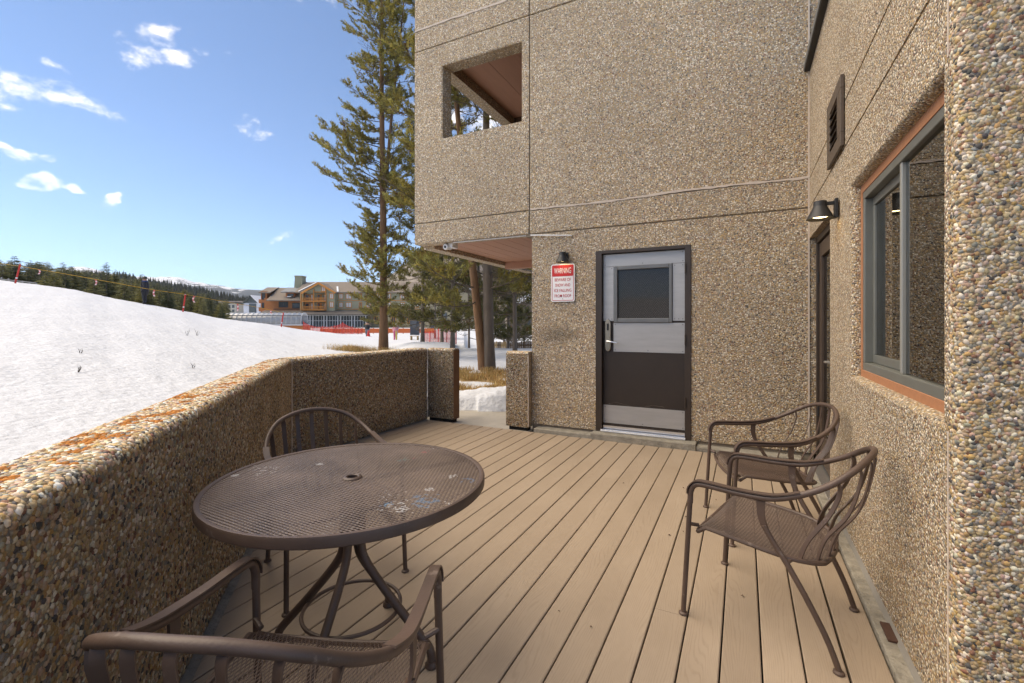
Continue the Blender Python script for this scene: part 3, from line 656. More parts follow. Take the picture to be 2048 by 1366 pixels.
for z in (.5, 1.75):
    mb = MB(); mb.tube([(SX + .012, 5.145, z - .05), (SX + .012, 5.145, z + .05)], .009, 8); spart('hinge', mb, M_black)
mb = MB(); mb.box(XW - .01, SX + .1, 4.055, 5.1, .022, .032); spart('threshold', mb, M_alu)
# wall vent
vt = empty('wall_vent', (0, 0, 0), 0, bld)
M_vent = mat('brown_sheet_metal', (.085, .06, .042), .5, var=.2)
vy0, vy1, vz0, vz1 = 3.49, 4.02, 2.43, 2.875
mb = MB(); w_ = .055
for a, b_, c, d in [(vy0, vy1, vz0, vz0 + .085), (vy0, vy1, vz1 - .085, vz1), (vy0, vy0 + .13, vz0 + .085, vz1 - .085), (vy1 - .13, vy1, vz0 + .085, vz1 - .085)]: mb.box(XW - .024, XW - .004, a, b_, c, d)
bpart('vent_plate', mb, M_vent, vt, bevel=.003)
mb = MB(); mb.box(XW - .006, XW - .002, vy0 + .1, vy1 - .1, vz0 + .07, vz1 - .07); bpart('vent_opening', mb, M_void, vt)
for k in range(5):
    z = vz0 + .11 + k * .055; mb = MB(); mb.obox((XW - .016, (vy0 + vy1) / 2, z), Vector((math.cos(.7), 0, math.sin(.7))), Vector((0, 1, 0)), Vector((-math.sin(.7), 0, math.cos(.7))), .016, (vy1 - vy0) / 2 - .128, .002); bpart('louvre_slat', mb, M_vent, vt)
# rusty plates left in the footing
for (y0, y1) in ((2.36, 2.49), (3.78, 3.84)):
    mb = MB(); mb.box(.525, XW + .0, y0, y1, .0225, .034); bpart('rusty_plate', mb, mat('rusty_steel', (.07, .032, .02), .8, var=.4, vscale=20), bevel=.003)

# ------------------------------------------------------------------ wall lamps
def wall_lamp(pos, out, label):
    t = empty('wall_lamp', pos); out = Vector(out).normalized(); sd_ = Vector((0, 0, 1)).cross(out)
    t.scale = (.9, .9, .9); tag(t, label, 'wall lamp', 'black cone wall lamps'); Z = Vector((0, 0, 1))
    mb = MB(); mb.obox(out * .011, sd_, out, Z, .036, .011, .07); mb.build('back_plate', M_black, t, bevel=.004)
    mb = MB(); mb.obox(out * .055 + Z * .042, sd_, out, Z, .013, .04, .012); mb.build('arm', M_black, t, bevel=.002)
    c = out * .108
    mb = MB(); mb.lathe([(.001, .062), (.042, .062), (.044, .055), (.044, .028), (.046, .02), (.088, -.066), (.090, -.070), (.086, -.069), (.042, .012), (.001, .012)], c, 28)
    mb.build('lamp_shade', M_black, t, smooth=True)
    mb = MB(); mb.lathe([(.001, -.054), (.050, -.052), (.058, -.042), (.042, .008), (.001, .011)], c, 20); mb.build('bulb', M_lamp, t, smooth=True)
    return t
wall_lamp((XW - .008, 3.69, 2.08), (-1, 0, 0), 'black cone wall lamp beside the big window, lit')
wall_lamp((-1.895, YW - .010, 2.10), (-1 * .12, -1, 0), 'black cone wall lamp right above the warning sign, lit')

# ------------------------------------------------------------------ warning sign
def rrect(w, h, r, n=6):
    p = []
    for cx, cy, a0 in ((w / 2 - r, h / 2 - r, 0), (-w / 2 + r, h / 2 - r, 90), (-w / 2 + r, -h / 2 + r, 180), (w / 2 - r, -h / 2 + r, 270)):
        for k in range(n + 1): a = R(a0 + 90 * k / n); p.append((cx + r * math.cos(a), cy + r * math.sin(a)))
    return p
def warning_sign():
    t = empty('warning_sign', (-1.937, YW - .018, 1.802)); tag(t, 'white and red rectangular warning sign about falling snow and ice', 'sign')
    X_, Y_, Z_ = Vector((1, 0, 0)), Vector((0, 1, 0)), Vector((0, 0, 1))
    Mw = mat('sign_white', (.80, .80, .80), .35); Mr = mat('sign_red', (.52, .018, .014), .35)
    mb = MB(); mb.ext(rrect(.300, .452, .024), (0, 0, 0), X_, Z_, Y_, .006); mb.build('sign_plate', Mw, t)
    outer = rrect(.276, .428, .018); inner = rrect(.264, .416, .013); n = len(outer)
    mb = MB(); vs = [(x, -.0012, z) for x, z in outer] + [(x, -.0012, z) for x, z in inner] + [(x, .002, z) for x, z in outer] + [(x, .002, z) for x, z in inner]
    mb.add(vs, [(i, (i + 1) % n, n + (i + 1) % n, n + i) for i in range(n)] + [(i, 2 * n + i, 2 * n + (i + 1) % n, (i + 1) % n) for i in range(n)]); mb.build('red_border', Mr, t)
    hp = [(x, z) for x, z in rrect(.266, .130, .014)]
    mb = MB(); mb.ext([(x, z if z > -.02 else z) for x, z in hp], (0, -.0016, .1435), X_, Z_, Y_, .001); mb.build('red_header', Mr, t)
    def text(s, z, h, w, m, y):
        cu = bpy.data.curves.new('lettering', 'FONT'); cu.body = s; cu.align_x = 'CENTER'; cu.align_y = 'CENTER'; cu.size = 1.0; cu.extrude = .002; cu.offset = .003
        tmp = bpy.data.objects.new('lettering_tmp', cu); col.objects.link(tmp); bpy.context.view_layer.update()
        dg = bpy.context.evaluated_depsgraph_get(); me = bpy.data.meshes.new_from_object(tmp.evaluated_get(dg)); d = tmp.dimensions.copy(); bpy.data.objects.remove(tmp)
        me.materials.clear(); me.materials.append(m); o = new_obj('lettering', me, t)
        o.scale = (w / max(d.x, .01), h / .70, .15); o.location = (0, y, z); o.rotation_euler = (R(90), 0, 0); o['label'] = 'sign lettering reading ' + s
    text('WARNING', .142, .066, .215, Mw, -.0026)
    for i, (s, w) in enumerate((('BEWARE OF', .205), ('SNOW AND', .190), ('ICE FALLING', .220), ('FROM ROOF', .210))): text(s, .036 - i * .0645, .036, w, Mr, -.0016)
    for z in (.193, -.193):
        mb = MB(); mb.lathe([(.001, .003), (.004, .002), (.005, 0)], (0, 0, 0), 8); mb.v = [(a, -.0025 - c, z + b) for a, b, c in mb.v]; mb.build('screw', M_greymetal, t)
warning_sign()

# ------------------------------------------------------------------ white conduit and floodlight under the overhang
fl = empty('security_camera', (-3.70, 5.32, 2.40)); tag(fl, 'small white security camera under the overhang corner', 'camera')
M_wp = mat('white_plastic', (.74, .74, .73), .4)
mb = MB(); mb.tube([(0, .10, .0), (0, -.02, -.02)], .042, 14); mb.build('camera_body', M_wp, fl, smooth=True)
mb = MB(); mb.tube([(0, -.02, -.02), (.0, -.035, -.023)], [.044, .036], 14); mb.build('bezel', M_white, fl, smooth=True)
mb = MB(); mb.tube([(0, -.034, -.023), (.0, -.040, -.024)], [.02, .016], 10); mb.build('lens', M_black, fl, smooth=True)
mb = MB(); mb.box(.03, .10, .0, .14, -.03, .05); mb.build('mount', M_wp, fl, bevel=.006)
cd = empty('conduit', (-3.6, YW, 2.42)); tag(cd, 'thin white conduit running under the overhang edge to the wall', 'conduit')
mb = MB(); mb.tube([(.02, .12, -.01), (.05, .04, .0), (.6, .035, .0), (1.2, .035, .0), (1.235, .03, -.0), (1.245, -.02, -.012), (1.30, -.022, -.016), (1.5, -.02, -.035), (1.74, -.02, -.055), (1.765, -.012, -.058), (1.77, .02, -.058)], .0075, 8); mb.build('pipe', M_wp, cd, smooth=True)
# ------------------------------------------------------------------ parapet round the patio
par = empty('parapet_wall', (-3.0, 2.5, 0)); PO = np.array([-3.0, 2.5, 0])
tag(par, 'low brown pebbled concrete parapet with orange lichen on top, bending round the deck', 'wall')
def shift(mapf, o):
    def f(U, V):
        P, T, B, N_ = mapf(U, V); return P - o, T, B, N_
    return f
def vnoise(U, V, seed, sc):
    r = np.random.RandomState(seed); G = r.uniform(0, 1, (64, 64)); x, y = U / sc, V / sc
    i, j = np.floor(x).astype(int), np.floor(y).astype(int); fx, fy = x - i, y - j; fx, fy = fx * fx * (3 - 2 * fx), fy * fy * (3 - 2 * fy)
    g = lambda a, b: G[a % 64, b % 64]
    return (g(i, j) * (1 - fx) + g(i + 1, j) * fx) * (1 - fy) + (g(i, j + 1) * (1 - fx) + g(i + 1, j + 1) * fx) * fy
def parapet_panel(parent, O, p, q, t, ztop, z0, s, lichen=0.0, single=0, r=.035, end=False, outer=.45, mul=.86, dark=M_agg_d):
    p, q = Vector((p[0], p[1], 0)), Vector((q[0], q[1], 0)); T = (q - p).normalized(); Lq = (q - p).length; A = T.cross(Vector((0, 0, 1)))
    pr = [(0, z0), (0, ztop - r)]
    for k in range(1, 6): a = math.pi / 2 * k / 5; pr.append((-r + r * math.cos(a), ztop - r + r * math.sin(a)))
    for k in range(6): a = math.pi / 2 * k / 5; pr.append((-t + r - r * math.sin(a), ztop - r + r * math.cos(a)))
    pr.append((-t, z0))
    mb = MB(); n = len(pr); off = Vector([-float(x) for x in O])
    a_ = [p + A * x + Vector((0, 0, z)) + off for x, z in pr]; b_ = [v + T * Lq for v in a_]
    mb.add(a_ + b_, [tuple(range(n)), tuple(range(2 * n - 1, n - 1, -1))] + [(i, (i + 1) % n, n + (i + 1) % n, n + i) for i in range(n)])
    o = mb.build('wall_panel', dark, parent)
    mf, tot = profile_map(p, T, pr); hin = ztop - r - z0; cap0 = hin + .2 * r; cap1 = hin + r * math.pi / 2 * 1.8 + (t - 2 * r)
    U, V = pebble_points(Lq, cap1 + outer * .3, s, rs)
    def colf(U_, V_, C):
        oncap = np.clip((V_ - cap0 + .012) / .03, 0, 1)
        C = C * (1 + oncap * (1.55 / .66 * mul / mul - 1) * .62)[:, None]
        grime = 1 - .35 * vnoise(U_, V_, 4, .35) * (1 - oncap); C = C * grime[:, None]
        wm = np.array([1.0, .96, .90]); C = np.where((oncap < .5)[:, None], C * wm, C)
        if lichen:
            ln = vnoise(U_ + 3, V_ + 9, 12, .055) * .6 + vnoise(U_, V_, 17, .022) * .4; near = np.clip((Lq - U_) / 2.9, 0, 1) ** .6
            k = (oncap > .75) & (ln > .70 - .09 * near * lichen) & (V_ < cap1) & (V_ > cap0 + .045)
            org = np.array([(.50, .18, .025)]) * np.random.RandomState(2).uniform(.6, 1.25, (len(U_), 1)); C = np.where(k[:, None], org, C)
        return np.clip(C, 0, .85)
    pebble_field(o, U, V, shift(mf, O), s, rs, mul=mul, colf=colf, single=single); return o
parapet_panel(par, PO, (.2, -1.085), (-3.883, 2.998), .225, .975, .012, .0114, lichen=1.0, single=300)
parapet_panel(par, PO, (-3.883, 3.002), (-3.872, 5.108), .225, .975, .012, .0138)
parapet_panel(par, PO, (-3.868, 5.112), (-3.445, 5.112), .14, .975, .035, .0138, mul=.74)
# rusty end face of the last panel and the joints
mb = MB(); mb.box(-3.445 + 3, -3.441 + 3, 5.113 - 2.5, 5.25 - 2.5, .035, .955); mb.build('end_face', mat('rust_stained_end', (.17, .085, .04), .85, var=.5, vscale=7, bump=.4, bscale=30), par)
def joint(pts, w=.006):
    r = random.Random(4); mb = MB(); x, y, z0, z1, nx, ny = pts; n = 24; pp = [(x + 3 + nx * .004 + r.uniform(-.003, .003), y - 2.5 + ny * .004 + r.uniform(-.003, .003), z0 + (z1 - z0) * i / n) for i in range(n + 1)]
    mb.tube(pp, [w * r.uniform(.7, 1.2) for _ in pp], 6); mb.build('caulk_line', M_caulk, par)
joint((-3.88, 3.0, .04, .965, .8, -.2)); joint((-3.866, 5.11, .04, .965, .7, -.7))
mb = MB(); mb.box(-3.85 + 3, -3.47 + 3, 5.135 - 2.5, 5.23 - 2.5, -.05, .036); mb.build('gap_shade_block', M_void, par)  # near-black block painting the shade in the gap under the panel
gp = empty('gate_pier', (-2.5, 5.2, 0)); tag(gp, 'short pebbled concrete pier left of the building wall at the gap', 'pier'); GO = np.array([-2.5, 5.2, 0])
parapet_panel(gp, GO, (-2.66, 5.125), (-2.357, 5.125), .14, .965, .035, .0138, mul=.9, dark=M_agg)
mb = MB(); mb.tube([(.146 + .002 * math.sin(i), -.077, .05 + i * .038) for i in range(24)], .006, 6); mb.build('caulk_line', M_caulk, gp)
mb = MB(); mb.box(-.13, .12, -.05, .05, -.05, .036); mb.build('gap_shade_block', M_void, gp)  # same painted shade filling the gap under this pier
mb = MB(); mb.box(.0, .004, 0, .13, .035, .94); o = mb.build('end_face', MATS['rust_stained_end'], gp); o.location = (-.1645, -.073, 0)
# concrete strip at the foot of the parapet, and a little snow left in the corner
foot = MB()
foot.add([(-.9 + 3, .0 - 2.5, .004), (-3.90 + 3, 3.0 - 2.5, .004), (-3.90 + 3, 5.1 - 2.5, .004), (-3.84 + 3, 5.1 - 2.5, .004), (-3.85 + 3, 3.02 - 2.5, .004), (-.85 + 3, .02 - 2.5, .004)], [(0, 1, 4, 5), (1, 2, 3, 4)]); foot.build('footing', M_conc, par)

# ------------------------------------------------------------------ terrain: snow slope, path, far ground
def smooth(x): x = np.clip(x, 0, 1); return x * x * (3 - 2 * x)
cu = np.array([-900, -400, 0, 71, 152, 216, 279, 368, 432, 520, 591, 685, 729, 773, 820, 846, 890, 919, 940, 1063, 1400, 2500.])
cv = np.array([500, 530, 560, 569, 580, 594, 606, 622, 635, 646, 657.7, 669, 674, 678, 681, 684, 690, 697, 698.7, 698.7, 700, 700.])
cD = np.array([14, 24, 31, 31, 31, 30.5, 30, 31, 33, 37, 40, 42, 42, 40, 36, 32, 28, 26, 25, 25, 25, 25.])
cth = np.arctan((cu - 1024) / 920.0); cz = CAM_H - (cv - CAM_HZ) * cD / 920.0; cr = cD / np.cos(cth)
def tnoise(x, y):
    return (np.sin(x * .83 + 1.3 * np.sin(y * .61)) * np.sin(y * .97 + .7 * np.sin(x * .43))) * .5 + .25 * np.sin(x * 2.3 + y * 1.1 + np.sin(y * 1.9)) * np.sin(y * 2.9 - x * .7)
def terrain_z(x, y):
    x, y = np.asarray(x, float), np.asarray(y, float); D = x * fwd.x + y * fwd.y; S = x * rgt.x + y * rgt.y
    th = np.arctan2(S, D); r = np.hypot(x, y)
    thc = np.clip(th, cth[0], cth[-1]); zc = np.interp(thc, cth, cz); rc = np.interp(thc, cth, cr); u = CAM_CX + 920 * np.tan(np.clip(th, -1.3, 1.3))
    zn = np.interp(u, [-500, 0, 500, 820, 900], [.45, .42, .30, .20, .06])
    t = np.clip((r - 3.0) / (rc - 3.0), 0, 1); z = zn + (zc - zn) * (t ** 1.25 * (1 - .25 * t) / .75)
    # ground falls away behind the crest, then runs level
    ex = r - rc; fall = smooth(ex / 14.0) * np.where(u > 930, 1.0, np.clip(zc + .3, .2, 4.0)); z = np.where(ex > 0, zc - fall, z)
    z = np.where(ex > 20, z + (-.3 - z) * smooth((ex - 20) / 60), z)
    # snow pile left of the gap, ending in a small step
    dp = np.exp(-((D - 24) / 4.5) ** 2); z = z + dp * .30 * smooth((u - 775) / 60) * (1 - smooth((u - 905) / 16))
    # bank of shovelled snow behind the path
    bank = smooth((D - 6.86 - .05 * np.sin(S * 5)) / .28) * (1 - smooth((D - 7.6) / .9)); z = z + np.where((u > 860) & (u < 1300), bank * (.20 + .05 * np.sin(S * 3 + 1) + .03 * np.sin(S * 11 + D * 7) * np.sin(D * 13 + S * 3)), 0)
    near = 1 - smooth((r - 60) / 60)
    z = z + near * (.045 * tnoise(x * .8, y * .8) + .030 * tnoise(x * 2.6 + 4, y * 2.9)) * smooth((r - 3) / 5)
    return z
def inside_patio(x, y):
    a = (x + y > -1.03) & (x > -4.0) & (y < 5.2) & (x < 3.4) & (y > -2.4)
    b = (x > -3.8) & (x < 8) & (y > 5.2) & (y < 13.5) & (x > -2.45)
    c = (x > -3.95) & (x < -2.4) & (y >= 5.15) & (y < 6.4) & (x * fwd.x + y * fwd.y < 6.95)
    return a | b | c
rads = np.concatenate([np.arange(.4, 4, .09), np.arange(4, 12, .11), np.geomspace(12, 60, 120), np.geomspace(62, 9000, 60)])
ths = np.concatenate([np.linspace(-1.25, .25, 520), np.linspace(.26, 2 * np.pi - 1.26, 150)])
TH_, RR_ = np.meshgrid(ths, rads); xx = RR_ * (np.cos(TH_) * fwd.x + np.sin(TH_) * rgt.x); yy = RR_ * (np.cos(TH_) * fwd.y + np.sin(TH_) * rgt.y)
zz = terrain_z(xx, yy); zz = np.where(inside_patio(xx, yy), -.32, zz)
nT, nR = len(ths), len(rads); idx = np.arange(nR * nT).reshape(nR, nT); nx_ = np.roll(idx, -1, axis=1)
F_ = np.stack([idx[:-1], nx_[:-1], nx_[1:], idx[1:]], -1).reshape(-1, 4)
def snow_material():
    m, nt, b = node_mat('snow'); N = nt.nodes.new; L = nt.links.new
    g_ = N('ShaderNodeNewGeometry'); n1 = N('ShaderNodeTexNoise'); n1.inputs['Scale'].default_value = 1.6; n1.inputs['Detail'].default_value = 6; L(g_.outputs['Position'], n1.inputs[0])
    n2 = N('ShaderNodeTexNoise'); n2.inputs['Scale'].default_value = 9; n2.inputs['Detail'].default_value = 5; L(g_.outputs['Position'], n2.inputs[0])
    mx = N('ShaderNodeMix'); mx.data_type = 'RGBA'; L(n1.outputs[0], mx.inputs[0]); mx.inputs['A'].default_value = (.58, .61, .65, 1); mx.inputs['B'].default_value = (.69, .71, .74, 1); L(mx.outputs['Result'], b.inputs['Base Color'])
    ad = N('ShaderNodeMath'); ad.operation = 'ADD'; L(n1.outputs[0], ad.inputs[0]); L(n2.outputs[0], ad.inputs[1])
    bp = N('ShaderNodeBump'); bp.inputs['Strength'].default_value = .6; bp.inputs['Distance'].default_value = .07; L(ad.outputs[0], bp.inputs['Height']); L(bp.outputs[0], b.inputs['Normal'])
    b.inputs['Roughness'].default_value = .7; b.inputs['Specular IOR Level'].default_value = .25
    return m
M_snow = snow_material()
me = np_mesh('snow_ground', np.stack([xx, yy, zz], -1).reshape(-1, 3), F_, np.full(len(F_), 4), M_snow, smooth=True)
tag(new_obj('snow_ground', me), None, None, kind='structure')
# concrete path outside the gap
mb = MB(); mb.add([(x, y, z) for z in (-.2, -.012) for x, y in ((-3.99, 5.10), (-2.36, 5.10), (-2.36, 8.0), (-5.2, 8.0), (-3.99, 5.26))], [(0, 1, 2, 3, 4), (9, 8, 7, 6, 5)] + [(i, (i + 1) % 5, 5 + (i + 1) % 5, 5 + i) for i in range(5)])
o = mb.build('path', mat('path_concrete', (.40, .37, .32), .9, var=.3, vscale=3, bump=.3, bscale=40)); tag(o, None, None, kind='structure')
mb = MB(); mb.box(.50, 3.2, -2.2, 1.79, -.2, .018); o = mb.build('patio_slab', M_conc); tag(o, None, None, kind='structure')

# ------------------------------------------------------------------ dry grass
def grass(name, label, spots, seed, hmax=.32):
    r = np.random.RandomState(seed); V = []; C = []
    for (cx, cy, rad, n) in spots:
        a = r.uniform(0, 6.28, n); d = rad * np.sqrt(r.uniform(0, 1, n)) * r.uniform(.4, 1, n); x, y = cx + np.cos(a) * d * 1.3, cy + np.sin(a) * d
        z = terrain_z(x, y) - .01; h = hmax * r.uniform(.25, 1, n); la = r.uniform(0, 6.28, n); ln = h * r.uniform(.2, 1.1, n); w = r.uniform(.003, .007, n)
        p = np.stack([x, y, z], 1); s = np.stack([-np.sin(la) * w, np.cos(la) * w, 0 * w], 1)
        m = p + np.stack([np.cos(la) * ln * .35, np.sin(la) * ln * .35, h * .65], 1); t = p + np.stack([np.cos(la) * ln, np.sin(la) * ln, h * r.uniform(.5, 1, n)], 1)
        V.append(np.stack([p - s, p + s, m + s * .7, m - s * .7, t], 1)); c = np.array([.46, .31, .13]) * r.uniform(.55, 1.3, (n, 1)) * (1 + r.uniform(-.1, .1, (n, 3))); C.append(np.repeat(c, 5, 0))
    V = np.concatenate(V); n = len(V); L_ = (np.arange(n)[:, None] * 5 + np.array([0, 1, 2, 3, 3, 2, 4])[None]).ravel()
    me = np_mesh(name, V.reshape(-1, 3), L_, np.tile([4, 3], n), M_grass, np.concatenate(C)); o = new_obj(name, me); tag(o, label, 'grass', kind='stuff'); return o
M_grass = attr_mat('dry_grass', .8, trans=.25)
def gp_(u, D): p = at(u, 646, D); return p.x, p.y
rg = random.Random(6)
spots = []
for k in range(34):
    u = rg.uniform(905, 1075); D = rg.uniform(8.3, 12.8); x, y = gp_(u, D)
    if rg.random() < .85: spots.append((x, y, rg.uniform(.2, .5), 260))
grass('dry_grass', 'straw coloured dry grass round the double pine trunk beyond the gap', spots, 3, .20)
x, y = gp_(768, 18.3); grass('grass_tuft_patch', 'dry grass clump at the foot of the tall pine', [(x - .5, y - .6, .9, 900), (x - 1.2, y - .4, .6, 500), (x + .1, y, .5, 400), (x - .9, y - 1.2, .8, 500)], 4, .35)
# straw litter and bare earth under it
def patch(name, spots, m):
    mb = MB(); r = random.Random(3)
    for (cx, cy, rad) in spots:
        n = 14; pts = [(cx, cy)]
        for k in range(n): a = 2 * math.pi * k / n; q = rad * r.uniform(.6, 1.15); pts.append((cx + math.cos(a) * q * 1.3, cy + math.sin(a) * q))
        zs = terrain_z([p[0] for p in pts], [p[1] for p in pts]) + .012; mb.add([(p[0], p[1], z + (.012 if i == 0 else -.02)) for i, (p, z) in enumerate(zip(pts, zs))], [(0, 1 + k, 1 + (k + 1) % n) for k in range(n)])
    o = mb.build(name, m, smooth=True); tag(o, 'patchy straw litter and bare earth by the double pine', 'earth', kind='stuff')
patch('straw_litter', [(s[0], s[1], s[2] * 1.15) for s in spots], mat('straw_earth', (.34, .235, .115), .95, var=.45, vscale=9, bump=.8, bscale=40))

# twigs poking out of the snow
def twig(u, v, h, label):
    d = ray(u, v); lo, hi = 2.0, 60.0
    for k in range(60):
        t = (lo + hi) / 2; p = Vector((0, 0, CAM_H)) + d * t
        # march: first crossing
        if p.z < float(terrain_z(p.x, p.y)): hi = t
        else: lo = t
    p = Vector((0, 0, CAM_H)) + d * hi; r = random.Random(int(u * 7 + v)); t_ = empty('dead_shrub', p); tag(t_, label, 'shrub', 'bare twigs in the snow')
    H = h * d.length * hi / 920 * .65
    for k in range(4):
        a = r.uniform(0, 6.28); L_ = H * r.uniform(.6, 1); tip = Vector((math.cos(a) * L_ * .35, math.sin(a) * L_ * .35, L_)); mid = tip * .5 + Vector((r.uniform(-.03, .03), r.uniform(-.03, .03), 0))
        mb = MB(); mb.tube([(0, 0, -.03), mid, tip], [.004, .003, .0015], 5); mb.tube([mid, mid + Vector((r.uniform(-.2, .2), r.uniform(-.2, .2), .5)) * L_ * .5], [.0025, .0015], 4); mb.build('stem', M_twig, t_)
M_twig = mat('dark_twig', (.05, .04, .03), .9)
twig(375, 671, 18, 'leftmost of two bare twig sprigs near the crest of the snow slope'); twig(394, 671, 20, 'right of two bare twig sprigs near the crest of the snow slope'); twig(160, 706, 12, 'small bare twig far up the snow slope'); twig(385, 736, 14, 'dark forked twig in the snow just above the parapet bend'); twig(155, 744, 16, 'thin pale twig sticking out of the middle of the snow slope')
# ------------------------------------------------------------------ furniture
def diamond_sheet(inside, zf, x0, x1, y0, y1, lw, sw, strand=.0016, th=.0018):
    """expanded metal: diamonds lw wide (x) and sw deep (y), each a ring of four strands"""
    V, L_, Cn = [], [], []; nx = int((x1 - x0) / lw) + 2; ny = int((y1 - y0) / (sw / 2)) + 2; b = 0
    kx, ky = (lw / 2 - strand * 2.2) / (lw / 2), (sw / 2 - strand * 1.15) / (sw / 2)
    for j in range(ny):
        for i in range(nx):
            cx = x0 + (i + .5 * (j % 2)) * lw; cy = y0 + j * sw / 2
            if not inside(cx, cy): continue
            o = [(cx - lw / 2, cy), (cx, cy - sw / 2), (cx + lw / 2, cy), (cx, cy + sw / 2)]; q = [(cx - lw / 2 * kx, cy), (cx, cy - sw / 2 * ky), (cx + lw / 2 * kx, cy), (cx, cy + sw / 2 * ky)]
            V += [(x, y, zf(x, y)) for x, y in o] + [(x, y, zf(x, y)) for x, y in q] + [(x, y, zf(x, y) - th) for x, y in q]
            for k in range(4):
                k2 = (k + 1) % 4; L_ += [b + k, b + k2, b + 4 + k2, b + 4 + k, b + 4 + k, b + 4 + k2, b + 8 + k2, b + 8 + k]; Cn += [4, 4]
            b += 12
    return V, L_, Cn
def catmull(pts, n=6):
    P = [Vector(p) for p in pts]; out = []
    for i in range(len(P) - 1):
        a, b, c, d = P[max(i - 1, 0)], P[i], P[i + 1], P[min(i + 2, len(P) - 1)]
        for k in range(n):
            t = k / n; out.append(.5 * ((2 * b) + (c - a) * t + (2 * a - 5 * b + 4 * c - d) * t * t + (3 * b - a - 3 * c + d) * t ** 3))
    out.append(P[-1]); return out
def strap(pts, w, th, side):
    """flat bar swept along pts; side(p, i, tangent) gives the width direction"""
    mb = MB(); P = [Vector(p) for p in pts]; n = len(P); vs = []
    for i, p in enumerate(P):
        t = (P[min(i + 1, n - 1)] - P[max(i - 1, 0)]).normalized(); s = Vector(side(p, i, t)); s = (s - t * s.dot(t)).normalized(); u = t.cross(s)
        ww = w if not isinstance(w, (list, tuple)) else w[i]
        vs += [p + s * ww / 2 + u * th / 2, p - s * ww / 2 + u * th / 2, p - s * ww / 2 - u * th / 2, p + s * ww / 2 - u * th / 2]
    fs = [(i * 4 + k, i * 4 + (k + 1) % 4, i * 4 + 4 + (k + 1) % 4, i * 4 + 4 + k) for i in range(n - 1) for k in range(4)] + [(3, 2, 1, 0), (4 * n - 4, 4 * n - 3, 4 * n - 2, 4 * n - 1)]
    mb.add(vs, fs); return mb
def seat_z(x, y): return .408 - .020 * (1 - min(1, (x / .27) ** 2)) + .09 * (y - .2) * (1 if y < .2 else .0) + (-.03 * max(0, (y - .2) / .06) ** 2 if y > .2 else 0)
def seat_half(y):     # half width of the seat at depth y
    if y > .0: return .262
    t = min(1.0, -y / .235); return .262 * math.sqrt(max(0.0, 1 - .72 * t ** 3.0))
